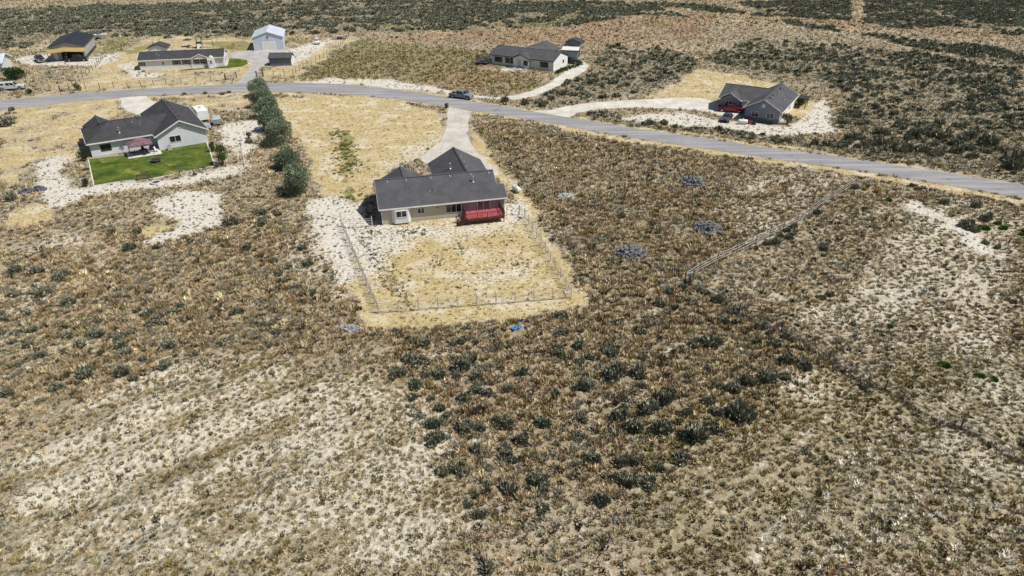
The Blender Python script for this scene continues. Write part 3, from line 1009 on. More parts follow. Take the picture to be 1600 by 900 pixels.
for k in range(5):
    ii = rest[k::5]
    V, T = TV[k]
    V = V.copy()
    c0 = V.reshape(-1, 4, 3).mean(1, keepdims=True)
    V = (c0 + (V.reshape(-1, 4, 3) - c0) * np.array([1.9, 1.9, 1.35])).reshape(-1, 3)
    a = rng.random(len(ii)) * 2 * pi
    R = cr[ii]
    ca = np.cos(a)[:, None]; sa = np.sin(a)[:, None]
    x = (V[None, :, 0] * ca - V[None, :, 1] * sa) * R[:, None] + cx[ii][:, None]
    y = (V[None, :, 0] * sa + V[None, :, 1] * ca) * R[:, None] + cy[ii][:, None]
    z = V[None, :, 2] * (R * rng.uniform(.8, 1.1, len(ii)))[:, None] + samp(HGT, cx[ii], cy[ii])[:, None] - .04
    vv.append(np.stack([x, y, z], -1).reshape(-1, 3))
    sh = rng.normal(1, .2, (len(ii), 1, 1))
    tt.append(np.clip(T[None] * 1.1 * sh * np.ones((len(ii), 1, 1)), .01, .5).reshape(-1, 3))
o = mesh_np('brush_cover', np.concatenate(vv), 4, SAGE_MAT, np.concatenate(tt))
tag(o, 'dark sagebrush cover massed along the far flat', 'brush', kind='stuff')
print('bushes', n_th, 'cover', len(rest))

for k, (px, py, d) in enumerate(GREENB):
    X, Y = G(px, py + d * .25)
    R = d / 2 / ppm(py) * 1.1
    PLACED.append((X, Y, R))
    o = bpy.data.objects.new('green_bush', GREEN_ME)
    COL.objects.link(o)
    o.location = (X, Y, hz(X, Y) - .03)
    o.scale = (R * 1.05, R, R * .75)
    o.rotation_euler = (0, 0, random.random() * 6.28)
    west = px < 1000
    tag(o, 'small bright green bush alone in the brown field east of the fenced yard' if west else 'bright green bush standing out in the pale tussock field on the right', 'bush', 'green bushes of the middle field' if west else 'green bushes of the right field')
for px, py, q in ((984, 397, 2.2), (1106, 358, 2.1), (1082, 285, 2.1), (886, 307, 1.4), (550, 521, 1.4), (807, 519, 1.5), (807, 524, 1.0), (41, 302, 1.1), (62, 298, 1.1), (1269, 278, .7), (1306, 276, .7)):
    PLACED.append((*G(px, py), q))
GL = ['small round orange-tan dry bush by the scrap of blue tarp', 'golden dry bush beside the top end of the pole fence, left of two', 'golden dry bush near the road, right of two by the pole fence', 'little yellow dry bush among the sagebrush below the fenced yard']
for (px, py, d), l in zip(GOLDB, GL):
    X, Y = G(px, py + d * .25)
    R = d / 2 / ppm(py) * 1.35
    PLACED.append((X, Y, R * 1.3))
    o = bpy.data.objects.new('dry_bush', GOLD_ME)
    COL.objects.link(o)
    o.location = (X, Y, hz(X, Y) - .02)
    o.scale = (R, R, R * .9)
    tag(o, l, 'bush')

VEG = veg_mat('tussock_blades')
bands = [(.42, 30, 72, 30), (.54, 72, 105, 26), (.68, 105, 150, 17), (.9, 150, 225, 11), (1.2, 225, 350, 8)]
vv, tt = zip(*[grass_band(*b) for b in bands])
o = mesh_np('dry_grass', np.concatenate(vv), 3, VEG, np.concatenate(tt))
tag(o, 'tan and olive tussock grass covering the open ground', 'grass', kind='stuff')

# ------------------------------------------------------------------ trees
LEAF = veg_mat('tree_leaf', objrand=.06)
BARK = M('bark', (.13, .10, .075), .9, .25, 4, bump=8)

def crown_np(R, Hh, z0, nl, col, lobes, seed, leaf=.16, up=.5):
    r_ = np.random.default_rng(seed)
    L = [(0, 0, z0 + Hh * .5, R * .72, Hh * .5)]
    for k in range(lobes):
        a = r_.random() * 2 * pi
        q = R * (.35 + .3 * r_.random())
        zz = z0 + Hh * (.2 + .6 * r_.random())
        L.append((q * cos(a), q * sin(a), zz, R * (.32 + .22 * r_.random()), Hh * (.2 + .16 * r_.random())))
    wts = np.array([l[3] ** 2 for l in L]); wts /= wts.sum()
    idx = r_.choice(len(L), nl, p=wts)
    Lk = np.array(L)[idx]
    d = r_.normal(0, 1, (nl, 3)); d /= np.linalg.norm(d, axis=1, keepdims=True)
    q = .55 + .52 * r_.random(nl) ** .7
    c = Lk[:, :3] + d * np.stack([Lk[:, 3], Lk[:, 3], Lk[:, 4]], -1) * q[:, None]
    c[:, 2] = np.maximum(c[:, 2], z0 * .6 + .05)
    dd = d * .8 + np.array([0, 0, up]) + r_.normal(0, .35, (nl, 3))
    dd /= np.linalg.norm(dd, axis=1, keepdims=True)
    s = np.cross(dd, d + r_.normal(0, .45, (nl, 3))); s /= np.linalg.norm(s, axis=1, keepdims=True)
    ln = leaf * (1.2 + 1.6 * r_.random((nl, 1)))
    w = leaf * (.35 + .3 * r_.random((nl, 1)))
    V = np.stack([c - dd * ln * .5, c + s * w, c + dd * ln * .5, c - s * w], 1).reshape(-1, 3)
    shade = r_.normal(1, .22, (nl, 1))
    T = np.clip(np.array(col)[None] * shade, .01, .5)
    lite = r_.random(nl) < .14
    T[lite] = T[lite] * 1.7
    return V, np.repeat(T, 4, 0)

def tree(name, label, px, py, wpx, Hh, col, nl, seed, cat='tree', z0=.35, group=None, lobes=7, leaf=.16, up=.5):
    X, Y = G(px, py)
    R = wpx / 2 / ppm(py) * 1.1
    Hh = Hh * 1.08
    t = thing(name, label, cat, (X, Y, 0), 0, group)
    mb = MB()
    mb.tube((0, 0, -.1), (.05, .03, Hh * .55), .13, .06)
    for k in range(6):
        a = k * 1.05 + seed
        mb.tube((0, 0, .15 + .1 * k), (cos(a) * R * .6, sin(a) * R * .6, Hh * (.45 + .07 * k)), .06, .02, 6)
    mb.build('trunk', BARK, t)
    V, T = crown_np(R, Hh - z0, z0, nl, col, lobes, seed, leaf, up)
    mesh_np('crown', V, 4, LEAF, T, parent=t)
    return t

TREES = [(467, 303, 54, 4.2), (451, 264, 40, 3.4), (437, 226, 44, 4.6), (427, 204, 42, 4.4), (419, 184, 40, 4.3), (411, 166, 38, 4.2), (403, 150, 34, 3.8)]
TLAB = ['big round grey-green tree at the near end of the tree row', 'second tree from the near end, smallest rounded one standing apart', 'third tree from the near end, broad dark grey-green crown', 'fourth tree of the row, crown merging with both neighbours', 'fifth tree from the near end of the row, feathery crown', 'sixth tree from the near end, one short of the road', 'last tree of the row, at the edge of the road']
for k, ((px, py, w, h), l) in enumerate(zip(TREES, TLAB)):
    tree('windbreak_tree', l, px, py, w, h, (.175, .215, .145), 6500, 300 + k, group='row of trees beside the lawn house', lobes=9, leaf=.15, up=.9)
tree('young_tree', 'small leafy green tree with a dark shadow at the lawn corner', 349, 258, 22, 3.4, (.075, .105, .035), 1100, 320, lobes=5, z0=.9, leaf=.15)
tree('young_tree', 'slim dark green sapling by the right wall of the lawn house', 333, 237, 9, 1.9, (.05, .085, .03), 420, 321, lobes=3, z0=.2, leaf=.12)
tree('garden_shrub', 'dark green shrub at the left corner of the lawn', 131, 252, 14, 1.9, (.035, .06, .02), 600, 322, 'shrub', lobes=4, z0=.1, leaf=.13)
tree('garden_shrub', 'grey-green shrub on the white path below the lawn corner', 135, 292, 11, 1.3, (.06, .08, .04), 420, 323, 'shrub', lobes=4, z0=.05, leaf=.12)
tree('garden_shrub', 'big dark green shrub beside the small porch at the left edge', 24, 124, 34, 3.0, (.022, .055, .016), 2200, 324, 'shrub', lobes=7, z0=.1, leaf=.2)
tree('garden_shrub', 'young green tree at the front corner of the grey gabled house', 1229, 194, 18, 2.2, (.05, .075, .035), 600, 325, 'shrub', lobes=4, z0=.5, leaf=.15)
tree('garden_shrub', 'bright green shrub behind the grey gabled house', 1252, 164, 20, 2.0, (.07, .12, .02), 800, 326, 'shrub', lobes=5, z0=.1, leaf=.17)
tree('garden_shrub', 'small shrub in the white gravel right of the lawn house', 389, 216, 9, 1.2, (.055, .075, .04), 300, 327, 'shrub', lobes=3, z0=.05, leaf=.12)
tree('garden_shrub', 'yellow-flowered shrub beside the blue metal garage', 447, 70, 9, 1.5, (.42, .34, .10), 300, 328, 'shrub', lobes=3, z0=.05, leaf=.2)
tree('garden_shrub', 'dark shrub among the fence posts by the road, lower left', 122, 141, 13, 1.6, (.06, .07, .045), 420, 329, 'shrub', lobes=4, z0=.05, leaf=.15)
tree('garden_shrub', 'dark little shrub by the roadside fence near the silver pickup', 46, 147, 11, 1.2, (.05, .065, .035), 330, 330, 'shrub', lobes=3, z0=.05, leaf=.15)
hb = thing('hedge', 'low green hedge along the end wall of the white house', 'hedge', (*G(868, 116), 0), 0)
V = []; T = []
for k in range(7):
    X, Y = G(872 + k * 6, 114.2 - k * 2.1)
    v, t_ = crown_np(.95, .9, .05, 260, (.035, .105, .02), 3, 340 + k, .17)
    v = v + np.array([X - hb.location.x, Y - hb.location.y, 0])
    V.append(v); T.append(t_)
mesh_np('foliage', np.concatenate(V), 4, LEAF, np.concatenate(T), parent=hb)

# weeds in rows in the yard and the green strip behind the house
def weeds(name, label, pts, rr, hh, col):
    x = np.array([p[0] for p in pts]); y = np.array([p[1] for p in pts])
    n = len(x)
    c = np.array(col)[None] * rng.normal(1, .25, (n, 1))
    V, T = blades(x, y, np.zeros(n), rr * (.6 + .8 * rng.random(n)), hh * (.6 + .8 * rng.random(n)), 16, np.clip(c, .01, .5), .5, .8)
    o = mesh_np(name, V, 3, VEG, T)
    tag(o, label, 'weeds', kind='stuff')
pts = []
for r_ in range(11):
    a = G(556 + r_ * 5.5, 372 + r_ * 7.6)
    for j in range(22):
        f = j / 21
        if random.random() < .62:
            q = G(556 + r_ * 4.6 + f * 62 * (1 - r_ * .03), 366 + r_ * 8.2 + f * 38)
            pts.append((q[0] + random.gauss(0, .16), q[1] + random.gauss(0, .16)))
for (px, py, n, s) in [(718, 385, 16, .8), (680, 408, 16, .9), (815, 413, 26, 1.1), (640, 362, 40, 1.3), (575, 365, 26, 1.0), (760, 395, 10, 3.0), (720, 440, 60, 5.5), (800, 370, 20, 3)]:
    X, Y = G(px, py)
    for k in range(n):
        pts.append((X + random.gauss(0, s), Y + random.gauss(0, s * .9)))
weeds('yard_weeds', 'dark green weeds in rows and patches over the fenced yard', pts, .22, .2, (.06, .07, .025))
pts = []
for (px, py, n, s) in [(529, 210, 60, 1.0), (534, 230, 90, 1.3), (545, 262, 90, 1.5), (550, 308, 40, 1.2), (540, 245, 60, 1.6)]:
    X, Y = G(px, py)
    for k in range(n):
        pts.append((X + random.gauss(0, s), Y + random.gauss(0, s * 1.6)))
weeds('weed_strip', 'strip of green weeds across the straw lot behind the cream house', pts, .26, .24, (.10, .13, .03))

# ------------------------------------------------------------------ house pieces
GLASS = M('dark_glass', (.018, .020, .024), .08, .3, 1.5, spec=.7)
GLASS2 = M('pale_glass', (.10, .11, .12), .12, .3, 1.5, spec=.6)
TRIM = M('white_trim', (.72, .71, .69), .55, .06, 2)
DKTRIM = M('dark_trim', (.05, .05, .055), .6, .1, 2)
SHING = M('charcoal_shingles', (.042, .042, .046), .95, .26, .6, fine=14, tiles=True, spec=.2)
SHING2 = M('slate_shingles', (.064, .064, .068), .95, .24, .6, fine=14, tiles=True, spec=.2)
CREAM = M('cream_siding', (.47, .42, .34), .7, .05, .6, lap=.2)
PINK = M('faded_mauve_siding', (.29, .235, .255), .7, .08, .6, lap=.2)
GREYW = M('pale_grey_siding', (.62, .64, .66), .7, .04, .6, lap=.2)
WHITEW = M('white_siding', (.72, .72, .72), .7, .04, .6, lap=.2)
BLUEG = M('blue_grey_siding', (.235, .26, .315), .7, .05, .6, lap=.2)
DKGREY = M('dark_grey_siding', (.13, .14, .16), .7, .06, .6, lap=.22)
CONC = M('concrete', (.42, .41, .39), .9, .12, 2, fine=9)
STEELB = M('pale_blue_metal', (.50, .56, .64), .45, .05, .5, ribs=.45)
STEELR = M('pale_metal_roof', (.56, .60, .66), .4, .07, .6, ribs=.45)
BLACKM = M('black_metal_roof', (.022, .023, .028), .5, .14, .5, ribs=.45)
GALV = M('galvanised', (.50, .50, .50), .4, .12, 6, metal=.6)

def window(parent, x, y, z, w, h, ang=0, mull=1, frame=TRIM, glass=GLASS, name='window', grid=0):
    """in the wall plane through (x,y), outward normal = -y turned by ang"""
    f = MB()
    t = .07
    f.box(-w / 2 - t, -w / 2, -.05, .06, -h / 2 - t, h / 2 + t)
    f.box(w / 2, w / 2 + t, -.05, .06, -h / 2 - t, h / 2 + t)
    f.box(-w / 2, w / 2, -.05, .06, h / 2, h / 2 + t)
    f.box(-w / 2, w / 2, -.065, .06, -h / 2 - t, -h / 2)
    for k in range(mull):
        q = -w / 2 + w * (k + 1) / (mull + 1)
        f.box(q - .03, q + .03, -.045, .05, -h / 2, h / 2)
    if grid:
        f.box(-w / 2, w / 2, -.04, .05, -.025, .025)
    o = f.build(name, frame, parent, loc=(x, y, z))
    o.rotation_euler = (0, 0, radians(ang))
    p = MB().box(-w / 2, w / 2, -.02, .03, -h / 2, h / 2).build('pane', glass, o)
    if z > 0 and random.random() < .6:   # a blind or curtain edge behind
        pass
    return o

def door(parent, x, y, z0, w, h, ang=0, mat=TRIM, glass=True):
    d = MB().box(-w / 2, w / 2, -.05, .03, 0, h).build('door', mat, parent, loc=(x, y, z0))
    d.rotation_euler = (0, 0, radians(ang))
    if glass:
        MB().box(-w * .22, w * .22, -.06, -.02, h * .4, h * .86).build('pane', GLASS2, d)
    MB().tube((w * .38, -.1, h * .48), (w * .38, -.05, h * .48), .035).build('handle', DKTRIM, d)
    return d

def vent(parent, x, y, z, s=.3, mat=None):
    return MB().tbox((x - s / 2, x + s / 2, y - s / 2, y + s / 2, z - .12), (x - s * .36, x + s * .36, y - s * .36, y + s * .36, z + .13)).build('roof_vent', mat or GALV, parent)

def pipe(parent, x, y, z, h=.7, r=.07, cap=True, mat=None):
    m = MB().tube((x, y, z - .2), (x, y, z + h), r)
    m.tube((x, y, z - .05), (x, y, z + .1), r * 2.2, r * 1.1)
    if cap:
        m.tube((x, y, z + h), (x, y, z + h + .1), r * 1.7, r * 1.2)
    return m.build('vent_pipe', mat or GALV, parent)

def gable_roof(mr, mf, x0, x1, y0, y1, axis, ez, rz, th=.16, ends=(1, 1)):
    """two slabs + fascia; the rectangle includes overhangs"""
    if axis == 'y':
        xm = (x0 + x1) / 2
        mr.slab([(x0, y0, ez), (xm, y0, rz), (xm, y1, rz), (x0, y1, ez)][::-1], th)
        mr.slab([(xm, y0, rz), (x1, y0, ez), (x1, y1, ez), (xm, y1, rz)], th)
        mr.bar((xm, y0 - .01, rz + .0), (xm, y1 + .01, rz + .0), .3, .07)
        mf.fascia([(x0, y0, ez), (x0, y1, ez)]); mf.fascia([(x1, y0, ez), (x1, y1, ez)])
        if ends[0]:
            mf.fascia([(x0 - .03, y0, ez), (xm, y0, rz), (x1 + .03, y0, ez)])
        if ends[1]:
            mf.fascia([(x0 - .03, y1, ez), (xm, y1, rz), (x1 + .03, y1, ez)])
    else:
        ym = (y0 + y1) / 2
        mr.slab([(x0, y0, ez), (x1, y0, ez), (x1, ym, rz), (x0, ym, rz)], th)
        mr.slab([(x0, ym, rz), (x1, ym, rz), (x1, y1, ez), (x0, y1, ez)], th)
        mr.bar((x0 - .01, ym, rz), (x1 + .01, ym, rz), .3, .07)
        mf.fascia([(x0, y0, ez), (x1, y0, ez)]); mf.fascia([(x0, y1, ez), (x1, y1, ez)])
        if ends[0]:
            mf.fascia([(x0, y0 - .03, ez), (x0, ym, rz), (x0, y1 + .03, ez)])
        if ends[1]:
            mf.fascia([(x1, y0 - .03, ez), (x1, ym, rz), (x1, y1 + .03, ez)])

# ---- the cream house in the middle
hA = thing('ranch_house', 'cream ranch house with charcoal shingle roof and red deck, in the fenced yard', 'house', (*A_O, 0), A_A)
EZ, RZ, RY = 2.75, 5.4, 4.9
sl = (RZ - EZ) / (RY + .5)
w = MB()
w.gable(0, 17.9, 0, 9.8, 'x', .28, 2.62, 5.1)
w.box(17.8, 18.9, 0.0, 2.0, .28, 2.85)
w.gable(9.8, 18.4, 5.5, 17.2, 'y', .28, 2.62, 5.05)
w.gable(.8, 7.8, 6, 11.0, 'y', .28, 2.55, 4.6)
w.build('wall', CREAM, hA)
f = MB()
f.box(.04, 17.86, .04, 9.76, -.1, .285); f.box(9.84, 18.36, 9.7, 17.16, -.1, .285); f.box(17.8, 18.86, .04, 1.96, -.1, .284); f.box(.84, 7.76, 9.7, 10.96, -.1, .285)
f.build('foundation', CONC, hA)
r = MB(); fs = MB()
P = lambda x, y: (x, y, EZ + (y + .5) * sl)
r.slab([P(-.4, -.5), P(19.3, -.5), P(19.3, 2.15), P(18.2, 2.15), P(18.2, RY), P(-.4, RY)], .16)
r.slab([(-.4, RY, RZ), (18.2, RY, RZ), (18.2, 10.3, EZ), (-.4, 10.3, EZ)], .16)
r.bar((-.42, RY, RZ), (18.22, RY, RZ), .32, .07)
fs.fascia([P(-.4, -.5), P(19.3, -.5)]); fs.fascia([(-.4, 10.3, EZ), (-.4, RY, RZ), P(-.4, -.53)])
fs.fascia([P(19.3, -.53), P(19.3, 2.15)]); fs.fascia([P(18.2, 2.15), P(18.2, RY), (18.2, 10.3, EZ)])
gable_roof(r, fs, 9.4, 18.8, 5.25, 17.6, 'y', EZ, RZ - .03, ends=(0, 1))
gable_roof(r, fs, .3, 8.3, 5.7, 11.4, 'y', EZ, 4.95, ends=(0, 1))
roof = r.build('roof', SHING2, hA)
fs.build('fascia', M('grey_trim', (.30, .29, .28), .6, .08, 2), hA)
MB().box(-.4, 19.3, -.585, -.535, EZ - .16, EZ + .0).build('gutter', TRIM, hA)
for x in (1.5, 4.4, 8.2, 11.2, 14.5, 17.4):
    vent(roof, x, 4.35, P(x, 4.35)[2] + .08, .34)
for y in (8.2, 10.6, 13.2):
    vent(roof, 14.6, y, RZ - .25, .32)
pipe(roof, 14.6, 3.0, P(0, 3.0)[2], .85, .1)
pipe(roof, 12.2, 10, 4.35, .85, .11)
pipe(roof, 7.6, 1.9, P(0, 1.9)[2], .4, .05, False)
pipe(roof, 8.4, 1.9, P(0, 1.9)[2], .4, .05, False)
MB().box(12.2, 18.88, -.025, .02, .3, 2.6).build('mauve_wall_panel', PINK, hA)
MB().box(18.86, 18.93, .0, 2.0, .3, 2.6).build('corner_trim', TRIM, hA)
MB().box(-.03, .06, -.035, .06, .28, 2.6).build('corner_trim', TRIM, hA)
window(hA, 5.9, 0, 1.75, .95, .8, 0, 1)
window(hA, 10.9, 0, 1.65, 2.35, 1.25, 0, 2)
slid = window(hA, 15.6, -.02, 1.72, 1.9, 1.75, 0, 1, name='sliding_door', glass=GLASS2)
MB().tube((8.5, -.08, 2.0), (8.5, .0, 2.0), .1).build('wall_vent', DKTRIM, hA)
b = MB()
b.prism([(0, 0)] * 0 or [(1.55, .3), (4.25, .3), (4.25, 2.5), (1.55, 2.5)], .0, .02)
b.add([(1.5, 0, .25), (1.9, -.55, .25), (3.9, -.55, .25), (4.3, 0, .25), (1.5, 0, 2.55), (1.9, -.55, 2.55), (3.9, -.55, 2.55), (4.3, 0, 2.55)], [(0, 1, 2, 3), (4, 5, 6, 7), (0, 1, 5, 4), (1, 2, 6, 5), (2, 3, 7, 6), (3, 0, 4, 7)])
bay = b.build('bay_window', WHITEW, hA)
window(bay, 2.9, -.56, 1.75, 1.5, .95, 0, 1)
d = door(hA, 12.0, 17.22, .3, 3.2, 2.1, 180, TRIM, False)

# deck
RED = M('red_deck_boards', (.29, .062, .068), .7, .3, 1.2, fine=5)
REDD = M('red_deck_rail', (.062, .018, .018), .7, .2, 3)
ca, sa_ = cos(radians(A_A)), sin(radians(A_A))
LA = lambda x, y: (A_O[0] + x * ca - y * sa_, A_O[1] + x * sa_ + y * ca)
dk = thing('deck', 'red-painted timber deck with railing behind the cream house', 'deck', (*LA(12.2, 0), 0), A_A)
DX0, DX1, DY0, DY1, DZ = .15, 5.9, -3.3, -.06, .95
fl = MB()
for k in range(23):
    y = DY0 + (DY1 - DY0) * k / 23
    fl.box(DX0, DX1, y, y + (DY1 - DY0) / 23 - .012, DZ - .05, DZ)
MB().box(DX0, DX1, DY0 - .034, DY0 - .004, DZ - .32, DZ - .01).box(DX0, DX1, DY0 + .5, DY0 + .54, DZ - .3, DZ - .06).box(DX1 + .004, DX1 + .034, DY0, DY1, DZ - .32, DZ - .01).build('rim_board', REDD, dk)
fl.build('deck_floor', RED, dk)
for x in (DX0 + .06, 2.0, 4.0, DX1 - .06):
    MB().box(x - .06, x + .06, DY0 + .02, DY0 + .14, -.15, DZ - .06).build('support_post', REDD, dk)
def railing(p0, p1, z0, z1):
    m = MB()
    p0 = Vector(p0); p1 = Vector(p1)
    up = Vector((0, 0, .95))
    m.bar(p0 + up, p1 + up, .1, .05)
    m.bar(p0 + Vector((0, 0, .12)), p1 + Vector((0, 0, .12)), .05, .06)
    L = (p1 - p0).length
    n = max(2, int(L / .26))
    for k in range(n + 1):
        q = p0.lerp(p1, k / n)
        m.bar(q + Vector((0, 0, .1)), q + up, .05 if k % 6 else .1)
    return m.build('railing', REDD, dk)
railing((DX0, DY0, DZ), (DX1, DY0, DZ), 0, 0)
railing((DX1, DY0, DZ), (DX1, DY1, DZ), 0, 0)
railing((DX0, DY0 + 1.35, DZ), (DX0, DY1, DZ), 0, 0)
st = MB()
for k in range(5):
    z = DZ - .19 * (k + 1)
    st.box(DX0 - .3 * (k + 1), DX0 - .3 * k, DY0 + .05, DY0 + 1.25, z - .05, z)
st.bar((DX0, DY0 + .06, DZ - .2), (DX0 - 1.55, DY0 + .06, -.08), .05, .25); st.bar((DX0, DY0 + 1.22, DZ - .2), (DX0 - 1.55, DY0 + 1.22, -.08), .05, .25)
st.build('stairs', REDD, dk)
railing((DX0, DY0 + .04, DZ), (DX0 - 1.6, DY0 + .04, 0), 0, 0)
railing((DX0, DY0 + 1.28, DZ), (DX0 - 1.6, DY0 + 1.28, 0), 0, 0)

# ---- the pale grey house with the lawn
hB = thing('ranch_house', 'pale grey house with dark hipped roof beside the bright green lawn', 'house', (*B_O, 0), B_A)
w = MB()
w.box(0, 12, 0, 10.6, .05, 2.66)
w.gable(11.4, 20.4, -2.35, 15.8, 'y', .05, 2.66, 5.1)
w.build('wall', GREYW, hB)
r = MB(); fs = MB()
rz = 5.0
xa, xb, ya, yb, ym = -.5, 16.0, -.6, 11.2, 5.3
h1, h2 = (4.4, ym, rz), (xb, ym, rz)
r.slab([(xa, ya, EZ), (xb - 2.6, ya, EZ), h2, h1], .14)
r.slab([(xb, yb, EZ), (xa, yb, EZ), h1, h2], .14)
r.slab([(xa, yb, EZ), (xa, ya, EZ), h1], .14)
r.bar(h1, h2, .3, .06); r.bar((xa, ya, EZ), h1, .26, .06); r.bar((xa, yb, EZ), h1, .26, .06)
fs.fascia([(xa, yb, EZ), (xa, ya, EZ), (11.0, ya, EZ)])
gable_roof(r, fs, 10.95, 20.9, -2.9, 16.3, 'y', EZ, 5.3)
gable_roof(r, fs, -.1, 5.7, 6.5, 13.0, 'y', EZ, 4.55, ends=(0, 1))
roofB = r.build('roof', SHING, hB)
fs.build('fascia', TRIM, hB)
for x in (4.9, 7.4, 9.6, 11.6):
    vent(roofB, x, ym + .5 - 1.1, rz - .16, .34, DKTRIM)
for y in (1.0, 4.6, 8.0, 11.0, 13.5):
    vent(roofB, 16.6, y, 5.1, .36, DKTRIM)
vent(roofB, 8.4, 4.0, 4.52, .25); vent(roofB, 9.6, 3.0, 4.1, .25)
pipe(roofB, 5.6, 1.4, 3.5, 1.0, .09)
window(hB, 2.6, 0, 1.5, 1.7, 1.15, 0, 1, DKTRIM)
window(hB, 9.4, 0, 1.45, 1.7, 1.3, 0, 1)
window(hB, 14.6, -2.35, 1.75, 2.0, 1.15, 0, 1)
window(hB, 20.4, 4.5, 1.6, 1.2, 1.1, 90, 1)
MB().tube((15.9, -2.43, 3.9), (15.9, -2.33, 3.9), .2, None, 10).build('gable_vent', GREYW, hB)
cb, sb_ = cos(radians(B_A)), sin(radians(B_A))
LB = lambda x, y: (B_O[0] + x * cb - y * sb_, B_O[1] + x * sb_ + y * cb)
o = sheet('patio', [LB(5.6, -4.6), LB(11.4, -5.0), LB(11.4, -2.0), LB(11.1, -.2), LB(5.6, -.2)], .05, CONC, world=True)
ed = MB()
def ring(pts, w_, h_):
    for a, b_ in zip(pts[:-1], pts[1:]):
        ed.bar((*G(*a), h_ / 2), (*G(*b_), h_ / 2), w_, h_)
ring([(138, 250), (147, 291), (190, 284), (236, 280), (336, 260), (323, 222)], .22, .12)
o = ed.build('lawn_edging', M('pale_edging', (.55, .54, .48), .9, .1, 3))
tag(o, 'pale concrete edging round the bright green lawn', 'edging')

gz = thing('gazebo', 'gazebo with faded red two-tier canopy on the patio', 'gazebo', (*LB(8.2, -2.9), .05), B_A)
MAR = M('maroon_canvas', (.17, .10, .11), .9, .2, 2)
c_ = MB()
c_.tbox((-2.1, 2.1, -1.6, 1.6, 2.15), (-.9, .9, -.6, .6, 2.75))
c_.tbox((-1.0, 1.0, -.7, .7, 2.78), (-.1, .1, -.1, .1, 3.1))
c_.build('canopy', MAR, gz)
c_ = MB()
for a in (-2.1, 2.1):
    c_.box(-2.1 if a < 0 else 2.07, -2.07 if a < 0 else 2.1, -1.6, 1.6, 1.9, 2.15)
c_.box(-2.1, 2.1, -1.63, -1.6, 1.9, 2.15); c_.box(-2.1, 2.1, 1.6, 1.63, 1.9, 2.15)
c_.build('valance', MAR, gz)
for sx in (-1, 1):
    for sy in (-1, 1):
        MB().bar((sx * 2.0, sy * 1.5, 0), (sx * 2.0, sy * 1.5, 2.1), .07).build('post', DKTRIM, gz)
def patio_table(loc, rz, label):
    t = thing('patio_table', label, 'table', loc, rz)
    MB().lathe([(.0, .70), (.75, .70), (.75, .74), (.0, .74)], 18).build('tabletop', DKTRIM, t)
    for k in range(4):
        a = k * pi / 2 + .7
        MB().bar((cos(a) * .55, sin(a) * .55, 0), (cos(a) * .5, sin(a) * .5, .7), .05).build('leg', DKTRIM, t)
    return t
patio_table((*LB(8.6, -2.8), .06), 0, 'round dark table under the red gazebo')
def patio_chair(loc, rz, label, mat=DKTRIM, grp=None):
    t = thing('patio_chair', label, 'chair', loc, rz, grp)
    MB().box(-.26, .26, -.26, .26, .40, .46).build('seat', mat, t)
    MB().add([(-.26, .22, .46), (.26, .22, .46), (.26, .36, 1.0), (-.26, .36, 1.0), (-.26, .27, .46), (.26, .27, .46), (.26, .41, 1.0), (-.26, .41, 1.0)], [(0, 1, 2, 3), (7, 6, 5, 4), (0, 1, 5, 4), (1, 2, 6, 5), (2, 3, 7, 6), (3, 0, 4, 7)]).build('backrest', mat, t)
    for sx in (-1, 1):
        for sy in (-1, 1):
            MB().bar((sx * .23, sy * .23, 0), (sx * .23, sy * .23, .42), .04).build('leg', mat, t)
    return t
for k, (x, y, rz_) in enumerate([(7.4, -2.7, 90), (9.8, -2.8, -90), (8.6, -4.0, 180), (8.6, -1.7, 0)]):
    patio_chair((*LB(x, y), .06), B_A + rz_, 'dark patio chair drawn up to the round table under the gazebo', grp='chairs under the gazebo')
patio_chair((*LB(10.8, -3.2), .06), B_A + 60, 'pale lounge chair on the patio, right of the gazebo', TRIM)
t = thing('barbecue', 'black barbecue grill standing by the gazebo on the patio', 'grill', (*LB(10.3, -1.2), .06), B_A)
MB().lathe([(.0, .75), (.3, .78), (.38, .95), (.3, 1.12), (0, 1.2)], 12).build('lid', DKTRIM, t)
MB().box(-.3, .3, -.25, .25, .68, .76).build('shelf', DKTRIM, t)
for sx in (-1, 1):
    for sy in (-1, 1):
        MB().bar((sx * .25, sy * .2, 0), (sx * .25, sy * .2, .7), .05).build('leg', DKTRIM, t)
def dish(loc, rz, label, hh=1.0, s=.4, mat=None):
    t = thing('satellite_dish', label, 'satellite dish', loc, rz)
    MB().tube((0, 0, 0), (0, 0, hh), .035).build('mast', GALV, t)
    o = MB().lathe([(.02, 0), (s * .6, .05), (s, .16), (s * .97, .17), (s * .58, .07), (.02, .03)], 16).build('reflector', mat or GALV, t, loc=(0, -.06, hh + .1))
    o.rotation_euler = (radians(65), 0, 0)
    MB().bar((0, -.1, hh - .15), (0, -.55, hh + .15), .03).build('arm', DKTRIM, t)
    return t
dish((*LB(5.1, -.9), 0), B_A, 'grey satellite dish on a mast in front of the grey house wall', 1.0, .42, M('dish_grey', (.12, .14, .14), .5, .1, 3))
t = thing('air_conditioner', 'grey air conditioner unit by the gable wall of the lawn house', 'air conditioner', (*LB(13.1, -3.1), 0), B_A)
MB().box(-.4, .4, -.4, .4, 0, .8).build('housing', M('ac_grey', (.42, .42, .42), .5, .08, 3), t, bevel=.03)
MB().lathe([(.0, .8), (.32, .8), (.32, .83), (0, .83)], 16).build('fan_grille', DKTRIM, t)
